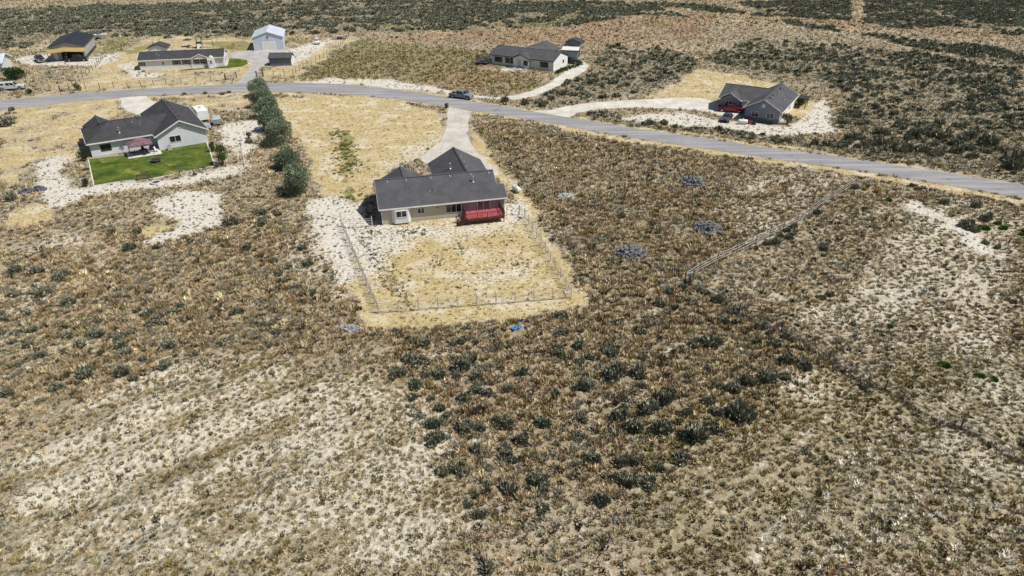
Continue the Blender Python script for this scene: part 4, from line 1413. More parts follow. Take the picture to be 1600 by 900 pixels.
def trampoline(loc, label, R=.9, hh=.5, net=False, rz=0):
    t = thing('trampoline', label, 'trampoline', loc, rz)
    MB().lathe([(0, hh), (R * .82, hh), (R * .82, hh + .03), (0, hh + .03)], 24).build('mat', M('black_mat', (.02, .02, .022), .8, .1, 3), t)
    MB().lathe([(R * .83, hh - .02), (R, hh - .02), (R, hh + .05), (R * .83, hh + .05), (R * .83, hh - .02)], 24).build('pad', M('dark_pad', (.07, .07, .085), .6, .2, 3) if not net else GALV, t)
    for k in range(6):
        a = k * pi / 3
        MB().tube((cos(a) * R * .92, sin(a) * R * .92, 0), (cos(a) * R * .92, sin(a) * R * .92, hh), .03).build('leg', GALV, t)
    if net:
        m = MB()
        for k in range(28):
            a = k * 2 * pi / 28
            b_ = (k + 1) * 2 * pi / 28
            m.tube((cos(a) * R, sin(a) * R, hh), (cos(a) * R, sin(a) * R, hh + 1.8), .028, None, 4)
            for q in np.arange(0, 1.81, .15):
                m.tube((cos(a) * R, sin(a) * R, hh + q), (cos(b_) * R, sin(b_) * R, hh + q), .022, None, 4)
        m.build('net', M('black_net', (.03, .03, .03), .8, .1, 3), t)
        for k in range(6):
            a = k * pi / 3 + .3
            MB().tube((cos(a) * R * 1.05, sin(a) * R * 1.05, 0), (cos(a) * R * 1.05, sin(a) * R * 1.05, hh + 1.9), .035).build('net_pole', DKTRIM, t)
    return t
trampoline((*G(244.5, 253), 0), 'little round black trampoline on the lawn in front of the patio', .95, .45)
t = thing('bench', 'reddish-brown garden bench on the white path below the lawn', 'bench', (*G(223.5, 281), 0), 20)
BRW = M('red_brown_wood', (.15, .075, .07), .7, .2, 3)
for k in range(3):
    MB().box(-1.0, 1.0, -.25 + k * .17, -.1 + k * .17, .42, .46).build('seat_slat', BRW, t)
for k in range(2):
    MB().box(-1.0, 1.0, .27, .3, .6 + k * .2, .74 + k * .2).build('back_slat', BRW, t)
for s in (-1, 1):
    m = MB().bar((s * .9, -.22, 0), (s * .9, -.22, .66), .07); m.bar((s * .9, .26, 0), (s * .9, .3, .95), .07); m.bar((s * .9, -.25, .66), (s * .9, .3, .66), .07)
    m.build('arm_frame', DKTRIM, t)
t = thing('fire_pit', 'round stone fire pit with a dark centre on the white path', 'fire pit', (*G(244.5, 287), 0), 0)
MB().lathe([(.62, 0), (.82, 0), (.82, .34), (.62, .34), (.62, 0)], 20).build('stone_ring', CONC, t)
MB().lathe([(0, .02), (.61, .02), (.61, .29), (0, .29)], 16).build('ash_bed', M('ash', (.035, .03, .028), .95, .3, 6), t)
t = thing('play_set', 'small tan wooden play set on the white path', 'play set', (*G(277, 279), 0), 25)
TANW = M('tan_wood', (.34, .23, .12), .8, .2, 3)
for sx in (-1, 1):
    for sy in (-1, 1):
        MB().bar((sx * .55, sy * .45, 0), (sx * .42, sy * .1, 1.35), .08).build('leg', TANW, t)
MB().bar((-.5, 0, 1.35), (.5, 0, 1.35), .09).build('top_beam', TANW, t)
MB().box(-.5, .5, -.3, .3, .5, .56).build('platform', TANW, t)
t = thing('swing_frame', 'dark metal swing frame at the edge of the white path', 'swing frame', (*G(293, 276), 0), 22)
for x in (-1.1, 1.1):
    for sy in (-1, 1):
        MB().tube((x, sy * .7, 0), (x, 0, 2.0), .035).build('leg', DKTRIM, t)
MB().tube((-1.2, 0, 2.0), (1.2, 0, 2.0), .04).build('top_bar', DKTRIM, t)
for x in (-.5, .5):
    s_ = MB().box(x - .22, x + .22, -.1, .1, .5, .54).build('swing_seat', BRW, t)
    MB().tube((x - .2, 0, .52), (x - .2, 0, 2.0), .012, None, 4).tube((x + .2, 0, .52), (x + .2, 0, 2.0), .012, None, 4).build('rope', GALV, s_)
t = thing('exercise_bike', 'dark metal frame with a seat standing right of the swing frame', 'garden frame', (*G(320, 270), 0), 10)
MB().tube((-.5, -.3, 0), (.1, 0, 1.0), .04).tube((.5, -.3, 0), (.1, 0, 1.0), .04).tube((0, .5, 0), (.1, 0, 1.0), .04).build('tripod', DKTRIM, t)
MB().box(-.25, .25, -.2, .2, .95, 1.15).build('seat', DKTRIM, t)
t = thing('tyre', 'dark tyre lying flat on the white path between the frames', 'tyre', (*G(304, 273.5), 0), 0)
MB().lathe([(.22, 0), (.42, 0), (.45, .1), (.42, .2), (.22, .2), (.22, 0)], 16).build('rubber', M('rubber', (.025, .025, .025), .8, .2, 4), t)

# ---- manufactured home, upper left
hC = thing('manufactured_home', 'long white home with shuttered windows behind the roadside post fence', 'house', (*C_O, 0), C_A)
w = MB()
w.gable(.3, 22.9, 0, 8.0, 'x', .0, 2.6, 4.05)
w.gable(14.7, 18.5, -.35, 4, 'y', 2.3, 2.6, 3.6)
w.build('wall', WHITEW, hC)
r = MB(); fs = MB()
gable_roof(r, fs, 0, 23.2, -.45, 8.45, 'x', 2.72, 4.25)
gable_roof(r, fs, 14.4, 18.8, -.6, 3.7, 'y', 2.8, 3.9, ends=(1, 0))
rc = r.build('roof', SHING, hC)
fs.build('fascia', TRIM, hC)
vent(rc, 4.8, 2.6, 3.85, .3); vent(rc, 5.6, 1.6, 3.5, .25)
SHUT = M('black_shutter', (.03, .03, .035), .6, .1, 4)
for (x, ww, hh) in ((1.0, .9, .9), (6.6, .5, .7), (10.2, 1.3, 1.15), (12.8, 1.3, 1.15), (15.6, 1.4, 1.25), (17.2, 1.4, 1.25)):
    wn = window(hC, x, 0, 1.65, ww, hh, 0, 0, TRIM, GLASS, grid=1)
    if ww > .6:
        for s in (-1, 1):
            MB().box(s * (ww / 2 + .26) - .17, s * (ww / 2 + .26) + .17, -.03, .0, -hh / 2 - .05, hh / 2 + .05).build('shutter', SHUT, wn)
pc = MB()
pc.gable(18.6, 20.5, -1.0, .3, 'y', .0, 2.6, 3.2)
pc.build('porch', TRIM, hC)
door(hC, 19.55, -1.03, .3, 1.0, 2.0, 0, M('white_door', (.66, .66, .66), .5, .04, 2))
s_ = MB()
for k in range(3):
    s_.box(18.9, 20.2, -1.35 - .32 * k, -1.02 - .32 * k, 0, .36 - .12 * k)
s_.build('steps', CONC, hC)
for x in (14.6, 18.55):
    MB().bar((x, -.45, 0), (x, -.45, 2.7), .1).build('porch_post', TRIM, hC)
window(hC, 22.9, 3.0, 1.6, 1.0, 1.2, 90, 0)
window(hC, 22.9, 5.5, 1.6, 1.0, 1.2, 90, 0)
t = thing('propane_cylinder', 'dark green cylinder standing by the wall of the long white home', 'cylinder', (*G(288, 106), 0), 0)
MB().lathe([(.2, 0), (.32, .05), (.32, .9), (.2, 1.1), (.08, 1.15)], 14).build('tank', M('dark_green_paint', (.02, .06, .045), .5, .1, 3), t, smooth=True)
MB().lathe([(.06, 1.12), (.08, 1.3), (.0, 1.32)], 8).build('valve', GALV, t)
t = thing('garage', 'small garage with dark roof peeping over the long white home', 'garage', (*G(247, 84), 0), 12)
m = MB(); fs = MB()
MB().gable(-2.6, 2.6, 0, 5, 'y', 0, 1.7, 2.6).build('wall', GREYW, t)
gable_roof(m, fs, -3.0, 3.0, -.3, 5.3, 'y', 1.75, 2.85)
m.build('roof', SHING, t); fs.build('fascia', DKTRIM, t)
# playground behind
t = thing('play_tower', 'wooden play tower with slide and swing beam behind the long white home', 'play tower', (*G(313, 75), 0), 10)
DW = M('dark_play_wood', (.06, .05, .045), .8, .2, 3)
for sx in (-.8, .8):
    for sy in (-.8, .8):
        MB().bar((sx, sy, 0), (sx, sy, 3.0), .13).build('post', DW, t)
MB().box(-.9, .9, -.9, .9, 1.4, 1.5).build('platform', DW, t)
MB().box(-.85, .85, -.88, -.82, 1.5, 2.1).build('side_panel', DW, t)
m = MB(); fs = MB()
gable_roof(m, fs, -1.1, 1.1, -1.0, 1.0, 'y', 2.95, 3.9, .06)
m.build('roof', DW, t)
MB().add([(-.35, -.9, 1.45), (.35, -.9, 1.45), (.35, -3.0, .25), (-.35, -3.0, .25), (-.35, -.9, 1.38), (.35, -.9, 1.38), (.35, -3.0, .18), (-.35, -3.0, .18)], [(0, 1, 2, 3), (7, 6, 5, 4), (0, 1, 5, 4), (1, 2, 6, 5), (2, 3, 7, 6), (3, 0, 4, 7)]).build('slide', M('pale_green_slide', (.45, .55, .52), .4, .05, 2), t)
m = MB().bar((.8, 0, 2.5), (4.0, 0, 2.5), .12)
m.bar((4.0, 0, 2.5), (4.2, -.9, 0), .1).bar((4.0, 0, 2.5), (4.2, .9, 0), .1)
m.build('swing_beam', DW, t)
t = thing('patio_umbrella', 'dark patio umbrella over a table behind the long white home', 'umbrella', (*G(295, 73), 0), 0)
MB().lathe([(1.5, 2.1), (.05, 2.65), (.0, 2.66)], 8).build('canopy', M('dark_canvas', (.04, .045, .055), .8, .1, 3), t)
MB().tube((0, 0, 0), (0, 0, 2.6), .04).build('pole', GALV, t)
patio_table((*G(296, 74.5), 0), 0, 'round garden table under the dark umbrella')

# ---- blue metal garage and dark shed
hD = thing('metal_garage', 'tall pale blue metal garage with white roller door', 'garage', (*D_O, 0), D_A)
MB().gable(.6, 9.7, -.5, 12.6, 'y', 0, 4.0, 5.55).build('wall', STEELB, hD)
r = MB(); fs = MB()
gable_roof(r, fs, .35, 9.95, -.75, 12.85, 'y', 4.06, 5.7, .1)
r.build('roof', STEELR, hD); fs.build('fascia', TRIM, hD)
dr = MB()
for k in range(5):
    dr.box(3.0, 7.5, -.58, -.5, .02 + k * .52, .5 + k * .52)
dr.build('garage_door', M('white_door_panel', (.70, .69, .66), .5, .05, 2), hD)
MB().tube((5.15, -.62, 4.0), (5.15, -.5, 4.0), .28).build('gable_lamp', DKTRIM, hD)
MB().box(.58, .75, -.53, -.45, 0, 4.0).build('corner_trim', TRIM, hD)
MB().box(9.55, 9.72, -.53, -.45, 0, 4.0).build('corner_trim', TRIM, hD)
MB().box(7.9, 8.0, -.54, -.5, 0, 3.0).build('door_trim', TRIM, hD)
hS = thing('shed', 'dark grey shed with white end wall in front of the blue garage', 'shed', (*S_O, 0), S_A)
MB().gable(.15, 6.4, 0, 3.7, 'x', .1, 2.2, 3.05).build('wall', M('slate_blue_siding', (.14, .155, .20), .7, .05, .6, lap=.2), hS)
MB().add([(6.41, 0, .1), (6.41, 3.7, .1), (6.41, 3.7, 2.2), (6.41, 1.85, 3.02), (6.41, 0, 2.2), (6.46, 0, .1), (6.46, 3.7, .1), (6.46, 3.7, 2.2), (6.46, 1.85, 3.02), (6.46, 0, 2.2)], [(0, 1, 2, 3, 4), (9, 8, 7, 6, 5), (0, 1, 6, 5), (1, 2, 7, 6), (2, 3, 8, 7), (3, 4, 9, 8), (4, 0, 5, 9)]).build('end_wall', WHITEW, hS)
r = MB(); fs = MB()
gable_roof(r, fs, 0, 6.65, -.25, 3.95, 'x', 2.2, 3.3, .1)
r.build('roof', SHING2, hS); fs.build('fascia', DKTRIM, hS)
door(hS, 6.47, 1.85, .1, 1.2, 1.9, 90, TRIM, False)

# ---- open-fronted shop with tan awning
hP = thing('workshop', 'big workshop with black metal roof and tan lean-to over the front', 'workshop', (*P_O, 0), P_A)
MB().gable(.4, 9.6, .2, 18.6, 'y', 0, 3.75, 5.0).build('wall', M('grey_metal_wall', (.40, .39, .385), .5, .05, .5, ribs=.45), hP)
r = MB(); fs = MB()
gable_roof(r, fs, .1, 9.9, -.2, 19.0, 'y', 3.85, 5.2, .1)
r.build('roof', BLACKM, hP); fs.build('fascia', DKTRIM, hP)
r = MB().slab([(-.1, -3.0, 2.55), (5.0, -3.0, 2.95), (5.0, .15, 3.45), (-.1, .15, 3.25)], .1)
r.slab([(5.0, -3.0, 2.95), (10.0, -3.0, 2.55), (10.0, .15, 3.25), (5.0, .15, 3.45)], .1)
r.build('lean_to_roof', M('tan_metal_roof', (.40, .29, .11), .6, .1, 1.0, ribs=.4), hP)
for x in (.3, 5.0, 9.7):
    MB().bar((x, -2.8, 0), (x, -2.8, 2.7), .16).build('post', DKTRIM, hP)
MB().box(3.2, 8.9, .12, .2, 0, 2.6).build('bay_shade_panel', M('painted_bay_shade', (.02, .02, .02), .9, .1, 1), hP)  # near-black panel on the solid wall paints the shade inside the bay
door(hP, 1.7, .17, 0, 1.0, 2.05, 0, TRIM, False)
MB().box(9.58, 9.66, .3, 18.5, 0, .95).build('wainscot', M('dark_wainscot', (.05, .05, .055), .5, .1, .5, ribs=.45), hP)

# ---- house cut by the left edge
hE = thing('cottage', 'house with pale blue metal roof and small porch cut by the left edge', 'house', (*E_O, 0), E_A)
MB().gable(-9, 4.4, .6, 8.8, 'x', 0, 2.7, 4.3).build('wall', GREYW, hE)
r = MB(); fs = MB()
gable_roof(r, fs, -9.3, 4.9, 0, 9.4, 'x', 2.75, 4.5, .12)
r.build('roof', STEELR, hE); fs.build('fascia', TRIM, hE)
r = MB(); fs = MB()
gable_roof(r, fs, -2.5, 2.2, -3.0, .8, 'y', 2.5, 3.3, .12)
pr = r.build('porch_roof', M('grey_porch_roof', (.33, .35, .37), .6, .08, 1, ribs=.4), hE); fs.build('porch_fascia', TRIM, hE)
for x in (-2.2, 0, 1.9):
    MB().bar((x, -2.8, 0), (x, -2.8, 2.5), .14).build('porch_post', TRIM, hE)
MB().box(-2.4, 2.1, -3.0, .55, 0, .3).build('porch_floor', CONC, hE)
door(hE, .2, .57, .3, 1.0, 2.05, 0, DKTRIM)
window(hE, 3.3, .6, 1.6, 1.1, 1.1, 0, 1)

# ---- white house beyond the road
hG = thing('ranch_house', 'white house with charcoal roof at the end of the curved white drive', 'house', (*G_O, 0), G_A)
w = MB()
w.gable(0, 20.2, 0, 9.4, 'x', .0, 2.6, 4.2)
w.gable(7.8, 12.8, -.9, 4, 'y', .0, 2.6, 3.7)
w.gable(4.6, 13.2, 8.6, 17.5, 'y', 0, 2.6, 4.25)
w.build('wall', M('bright_white_siding', (.74, .74, .73), .7, .03, .6, lap=.2), hG)
r = MB(); fs = MB()
gable_roof(r, fs, -.5, 20.4, -.5, 9.9, 'x', 2.75, 4.55)
gable_roof(r, fs, 7.3, 13.3, -1.4, 4.0, 'y', 2.7, 4.0, ends=(1, 0))
gable_roof(r, fs, 4.1, 13.7, 5.0, 18.0, 'y', 2.75, 4.5, ends=(0, 1))
rg = r.build('roof', SHING2, hG)
fs.build('fascia', DKTRIM, hG)
vent(rg, 12.4, 4.0, 4.45, .3); vent(rg, 15.0, 1.6, 3.6, .3); vent(rg, 16.6, 3.0, 4.1, .3)
for x, ww in ((2.4, 2.4), (5.4, 1.3), (8.55, .01), (17.3, 2.4)):
    if ww > .1:
        window(hG, x, 0, 1.5, ww, 1.35, 0, 1 if ww > 2 else 0, DKTRIM)
window(hG, 7.0, 0, 1.5, 1.3, 1.35, 0, 0, DKTRIM)
window(hG, 11.8, -.9, 1.5, 1.2, 1.2, 0, 0, DKTRIM)
door(hG, 9.8, -.9, .15, 1.1, 2.1, 0, M('grey_door', (.42, .43, .44), .5, .05, 2), False)
MB().box(8.6, 11.0, -2.6, -.92, 0, .16).build('front_step', CONC, hG)
window(hG, 20.2, 6.5, 1.6, 1.0, .9, 90, 0, TRIM)
o = sheet('front_path', [(792, 106), (805, 103), (818, 105), (826, 110), (820, 113.5), (812, 110)], .02, GRAVEL, .2)
dish((*G(765.5, 84), 2.0), 160, 'white satellite dish at the roof corner of the white house', 1.2, .4, TRIM)
trampoline((*G(755.5, 100), 0), 'trampoline with tall dark safety net beside the white house', 2.0, .8, True)
cg, sg = cos(radians(G_A)), sin(radians(G_A))
LG = lambda x, y: (G_O[0] + x * cg - y * sg, G_O[1] + x * sg + y * cg)
hM = thing('metal_shed', 'metal shed with white roof right of the white house', 'shed', (*LG(14.6, 17.0), 0), G_A + 16)
MB().gable(.1, 5.0, 0, 5.4, 'x', 0, 2.4, 2.85).build('wall', M('grey_steel_wall', (.36, .38, .41), .5, .05, .5, ribs=.4), hM)
r = MB(); fs = MB()
gable_roof(r, fs, -.1, 5.3, -.25, 5.65, 'x', 2.45, 3.0, .08)
r.build('roof', M('white_metal_roof', (.72, .71, .68), .45, .04, .6, ribs=.4), hM); fs.build('fascia', DKTRIM, hM)
MB().box(5.0, 5.06, .9, 4.5, 0, 2.1).build('door', DKTRIM, hM)
hN = thing('shed', 'small dark shed with blue-grey gable behind the white-roofed metal shed', 'shed', (*G(895, 72.5), 0), -20)
MB().gable(-2.4, 2.4, 0, 4, 'y', 0, 1.2, 2.0).build('wall', BLUEG, hN)
r = MB(); fs = MB()
gable_roof(r, fs, -2.7, 2.7, -.3, 4.3, 'y', 1.25, 2.25, .1)
r.build('roof', SHING, hN); fs.build('fascia', DKTRIM, hN)

# ---- grey gabled house, right
hH = thing('gabled_house', 'blue-grey house with two front gables and white trim beside the right-hand drive', 'house', (*H_O, 0), H_A)
w = MB()
w.gable(.15, 7.5, 0, 16.5, 'y', .0, 2.6, 4.7)
w.gable(-7.0, 4, 5.8, 15.2, 'x', .0, 2.6, 4.55)
w.gable(-6.9, -2.6, 5.2, 10, 'y', .0, 2.6, 3.9)
w.build('wall', BLUEG, hH)
MB().box(.1, 7.55, -.05, -.003, 0, 1.0).build('wainscot', DKGREY, hH)
MB().box(-6.95, -2.55, 5.15, 5.197, 0, .9).build('wainscot', DKGREY, hH)
MB().box(7.503, 7.54, -.02, 16.5, .0, 2.6).build('sunlit_side_wall', M('painted_sunlit_siding', (.74, .73, .70), .7, .04, .6, lap=.2), hH)  # paler overlay: sunlight on this side is painted into the siding colour
r = MB(); fs = MB()
gable_roof(r, fs, -.4, 8.05, -.55, 16.9, 'y', 2.75, 5.1)
gable_roof(r, fs, -7.6, 3.8, 5.3, 15.7, 'x', 2.75, 4.9)
gable_roof(r, fs, -7.45, -2.1, 4.6, 10.4, 'y', 2.75, 4.35, ends=(1, 0))
rh = r.build('roof', SHING2, hH)
fs.build('fascia', TRIM, hH)
for y in (2.0, 5.0, 12.0):
    vent(rh, 4.4, y, 4.95, .32, DKTRIM)
for x, y in ((5.0, 8.0), (5.6, 8.8), (6.5, 7.6)):
    pipe(rh, x, y, 5.1 - (x - 3.8) * .56, .45, .09)
window(hH, 2.3, 0, 1.6, 1.45, 1.1, 0, 1)
window(hH, 5.5, 0, 1.6, 1.45, 1.1, 0, 1)
MB().box(3.5, 4.15, -.06, 0, 3.2, 3.9).build('gable_vent', TRIM, hH)
window(hH, -5.0, 5.2, 1.7, 1.4, 1.1, 0, 1)
door(hH, -1.5, 5.8, .05, 1.2, 2.2, 0, TRIM, False)
window(hH, -.5, 5.8, 1.7, .9, 1.1, 0, 0)
window(hH, 7.54, 4.0, 1.6, 1.2, 1.1, 90, 1)
window(hH, 7.54, 10.0, 1.6, 1.4, 1.1, 90, 1)
MB().box(8.06, 10.2, 15.6, 18.6, 2.3, 2.42).build('porch_roof', SHING, hH)
for x, y in ((10.0, 15.8), (10.0, 18.4)):
    MB().bar((x, y, 0), (x, y, 2.3), .14).build('porch_post', DKTRIM, hH)

# ------------------------------------------------------------------ vehicles
RUB = M('tyre_rubber', (.022, .022, .024), .85, .2, 6)
RIM = M('alloy_rim', (.42, .42, .43), .35, .1, 8, metal=.7)
LAMP = M('headlamp', (.75, .75, .72), .2, .05, 3)
TAIL = M('tail_lamp', (.30, .02, .02), .3, .1, 3)
BLK = M('black_plastic', (.025, .025, .027), .6, .1, 4)

def paint(name, col):
    return M(name, col, .38, .05, .8, coat=.25, spec=.35)

def vehicle(name, label, kind, L, W, Hh, mat, loc, rz, cat, topper=None):
    """x forward; kind in pickup / suv / sedan"""
    t = thing(name, label, cat, loc, rz)
    hx = L / 2
    g = .28
    R = .41 if kind != 'sedan' else .34
    belt = {'pickup': 1.16, 'suv': 1.12, 'sedan': .95}[kind]
    hood = belt - .06
    sill = .34
    fx, bx = hx - .95, -hx + 1.05
    def arch(cx_):
        return [(cx_ + (R + .08) * cos(a), R + (R + .08) * sin(a)) for a in np.linspace(0, pi, 7)]
    nose = [(hx - .1, sill + .05), (hx, .6), (hx - .03, hood - .12), (hx - .2, hood)]
    low = [(-hx, sill + .12)] + [p for p in arch(bx)[::-1] if p[1] > sill] + [p for p in arch(fx)[::-1] if p[1] > sill]
    if kind == 'pickup':
        cab0 = -hx + L * .33
        top = [(cab0, belt), (cab0, .72), (-hx + .06, .72), (-hx, .66)]
    elif kind == 'suv':
        top = [(-hx + .08, belt), (-hx, .8)]
    else:
        top = [(-hx + 1.0, belt), (-hx + .15, belt - .06), (-hx, .7)]
    ws = hx - L * (.27 if kind != 'sedan' else .30)
    poly = low + nose + [(ws + .1, belt)] + top
    MB().prism(poly, -W / 2, W / 2).build('body', mat, t, bevel=.06)
    ty = W / 2
    if kind == 'pickup':
        bed = MB()
        for s in (-1, 1):
            y0, y1 = (ty - .1, ty) if s > 0 else (-ty, -ty + .1)
            bed.box(-hx + .02, cab0, y0, y1, .70, belt)
        bed.box(-hx, -hx + .1, -ty + .1, ty - .1, .6, belt)
        bed.build('bed', mat, t, bevel=.02)
        MB().box(-hx + .1, cab0 - .01, -ty + .1, ty - .1, .72, .74).build('bed_floor', BLK, t)
        c0, c1 = cab0 + .02, ws
        r0, r1 = cab0 + .18, ws - .75
    elif kind == 'suv':
        c0, c1 = -hx + .1, ws
        r0, r1 = -hx + .42, ws - .7
    else:
        c0, c1 = -hx + .75, ws
        r0, r1 = -hx + 1.45, ws - .85
    tw = ty - .2
    bw = ty - .05
    cab = MB().tbox((c0, c1, -bw, bw, belt - .02), (r0, r1, -tw, tw, Hh))
    cab.build('cab', mat, t, bevel=.05)
    def lerp(a, b, k):
        return a + (b - a) * k
    def pane(name, p, mat_=GLASS):
        MB().add(p + [tuple(np.array(q) * [.985, .97, 1] - np.array([0, 0, .02])) for q in p], [(0, 1, 2, 3), (7, 6, 5, 4), (0, 1, 5, 4), (1, 2, 6, 5), (2, 3, 7, 6), (3, 0, 4, 7)]).build(name, mat_, t)
    zb, zt = belt + .06, Hh - .1
    kb, kt = (zb - belt + .02) / (Hh - belt + .02), (zt - belt + .02) / (Hh - belt + .02)
    X1b, X1t, X0b, X0t = lerp(c1, r1, kb) + .02, lerp(c1, r1, kt) + .02, lerp(c0, r0, kb) - .02, lerp(c0, r0, kt) - .02
    Yb, Yt = lerp(bw, tw, kb), lerp(bw, tw, kt)
    pane('windshield', [(X1b, -Yb + .1, zb), (X1b, Yb - .1, zb), (X1t, Yt - .1, zt), (X1t, -Yt + .1, zt)])
    pane('rear_window', [(X0b, -Yb + .12, zb), (X0b, Yb - .12, zb), (X0t, Yt - .12, zt), (X0t, -Yt + .12, zt)])
    nwin = 2 if kind != 'suv' else 3
    for s in (-1, 1):
        for k in range(nwin):
            f0, f1 = (k + .06) / nwin, (k + .94) / nwin
            a, b_ = lerp(X0b, X1b, f0) + (.1 if k == 0 else 0), lerp(X0b, X1b, f1) - (.1 if k == nwin - 1 else 0)
            c, d_ = lerp(X0t, X1t, f0) + (.05 if k == 0 else 0), lerp(X0t, X1t, f1) - (.05 if k == nwin - 1 else 0)
            pane('side_window', [(a, s * (Yb + .02), zb), (b_, s * (Yb + .02), zb), (d_, s * (Yt + .02), zt), (c, s * (Yt + .02), zt)])
    if topper:
        tp = MB().tbox((-hx + .05, cab0, -ty + .06, ty - .06, belt), (-hx + .3, cab0, -ty + .2, ty - .2, Hh - .06)).build('topper', topper, t, bevel=.04)
        for s in (-1, 1):
            MB().add([(-hx + .4, s * (ty - .075), belt + .15), (cab0 - .2, s * (ty - .075), belt + .15), (cab0 - .2, s * (ty - .15), Hh - .2), (-hx + .45, s * (ty - .15), Hh - .2)], [(0, 1, 2, 3)]).build('topper_window', GLASS, tp)
    for cx_ in (fx, bx):
        for s in (-1, 1):
            wv = MB().tube((cx_, s * (ty - .24), R), (cx_, s * (ty + .01), R), R, None, 18).build('wheel', RUB, t, bevel=.03)
            MB().tube((cx_, s * (ty + .005), R), (cx_, s * (ty + .03), R), R * .6, R * .5, 12).build('rim', RIM, wv)
    for s in (-1, 1):
        MB().box(hx - .12, hx - .005, s * (ty - .28) - .18, s * (ty - .28) + .18, hood - .3, hood - .14).build('headlight', LAMP, t)
        MB().box(-hx - .012, -hx + .1, s * (ty - .1) - .08, s * (ty - .1) + .08, .78, belt - .08).build('taillight', TAIL, t)
        MB().box(ws - .25, ws - .1, s * (ty + .08) - .09, s * (ty + .08) + .09, belt + .03, belt + .2).build('mirror', BLK, t)
    MB().box(hx - .03, hx + .015, -ty * .5, ty * .5, .62, hood - .14).build('grille', BLK, t)
    MB().box(hx - .08, hx + .06, -ty + .08, ty - .08, .4, .58).build('front_bumper', BLK if kind != 'pickup' else GALV, t, bevel=.02)
    MB().box(-hx - .06, -hx + .06, -ty + .08, ty - .08, .42, .6).build('rear_bumper', BLK if kind != 'pickup' else GALV, t, bevel=.02)
    return t

def aim(a, b):
    A_, B_ = G(*a), G(*b)
    return degrees(atan2(B_[1] - A_[1], B_[0] - A_[0]))

vehicle('pickup_truck', 'slate-blue crew cab pickup parked at the road edge', 'pickup', 6.0, 2.0, 1.92, paint('slate_blue_paint', (.17, .22, .27)), (*G(721, 153.5), .035), -25, 'pickup truck')
vehicle('pickup_truck', 'silver pickup with a bed topper at the left edge of the photo', 'pickup', 6.0, 2.0, 1.95, paint('silver_paint', (.52, .54, .56)), (*G(19, 140), .02), 18, 'pickup truck', topper=paint('silver_paint', (.52, .54, .56)))
vehicle('pickup_truck', 'dark pickup parked nose toward the road left of the workshop', 'pickup', 5.8, 2.0, 1.88, paint('black_blue_paint', (.025, .028, .035)), (*G(63, 96), .02), aim((55, 91), (68, 101)), 'pickup truck')
vehicle('pickup_truck', 'black pickup parked side-on in front of the workshop lean-to', 'pickup', 6.0, 2.0, 1.95, paint('black_paint', (.018, .018, .02)), (*G(121.5, 95.5), .02), 13, 'pickup truck')
vehicle('suv', 'black sport utility car by the metal shed at the white house', 'suv', 4.8, 1.95, 1.8, paint('black_paint', (.018, .018, .02)), (*G(894, 99), .03), -22, 'suv')
vehicle('pickup_truck', 'red pickup parked across the front of the blue-grey gabled house', 'pickup', 5.9, 2.0, 1.85, paint('red_paint', (.24, .015, .025)), (*G(1141, 174.5), .03), -17, 'pickup truck')
vehicle('sedan', 'dark grey car parked behind the red pickup, nose to the road', 'sedan', 4.7, 1.85, 1.45, paint('graphite_paint', (.06, .065, .075)), (*G(1135, 188), .03), aim((1139, 182), (1131, 191)), 'car')

# trailer-like things
WHP = M('white_panel', (.74, .74, .73), .4, .05, 1.5)
t = thing('camper_trailer', 'white camper trailer standing behind the lawn house', 'camper', (*G(316, 187), 0), B_A + 90)
b_ = MB().prism([(-2.6, .55), (2.4, .55), (2.75, 1.2), (2.55, 2.6), (-2.5, 2.7), (-2.6, 2.6)], -1.15, 1.15).build('body', WHP, t, bevel=.06)
MB().box(-.3, .3, -.25, .25, 2.68, 2.82).build('roof_hatch', GALV, t)
window(t, 1.2, -1.15, 1.75, .9, .5, 0, 0, BLK)
door(t, -1.2, -1.15, .6, .7, 1.8, 0, WHP)
for s in (-1, 1):
    wv = MB().tube((0, s * .85, .35), (0, s * 1.1, .35), .35, None, 14).build('wheel', RUB, t)
MB().bar((2.4, .5, .5), (3.7, 0, .5), .09).bar((2.4, -.5, .5), (3.7, 0, .5), .09).build('tongue', BLK, t)
t = thing('utility_trailer', 'grey box trailer with dark lid parked beside the camper', 'trailer', (*G(340, 195), 0), B_A + 80)
MB().box(-1.3, 1.3, -.8, .8, .5, 1.5).build('box', M('trailer_grey', (.26, .28, .31), .5, .1, 1), t, bevel=.03)
MB().tbox((-1.35, 1.35, -.85, .85, 1.503), (-1.1, 1.1, -.7, .7, 1.75)).build('lid', M('lid_grey', (.38, .40, .43), .5, .1, 1), t)
for s in (-1, 1):
    MB().tube((0, s * .82, .32), (0, s * 1.02, .32), .32, None, 12).build('wheel', RUB, t)
MB().bar((1.3, 0, .5), (2.4, 0, .5), .08).build('tongue', BLK, t)
t = thing('flatbed_trailer', 'loaded flatbed trailer behind the white camper', 'trailer', (*G(323, 201), 0), B_A + 85)
MB().box(-1.6, 1.6, -.9, .9, .5, .6).build('bed', M('trailer_blue_grey', (.30, .35, .40), .5, .1, 1), t)
MB().box(-1.2, -.2, -.6, .5, .6, 1.2).box(.1, .9, -.5, .6, .6, 1.0).build('load', M('tarp_grey', (.33, .37, .42), .7, .2, 1.5), t, bevel=.08)
for s in (-1, 1):
    MB().tube((0, s * .95, .32), (0, s * 1.12, .32), .32, None, 12).build('wheel', RUB, t)
MB().bar((1.6, 0, .5), (2.7, 0, .5), .08).build('tongue', BLK, t)
t = thing('boat', 'white boat on a trailer behind the workshop', 'boat', (*G(156, 61), 0), 15)
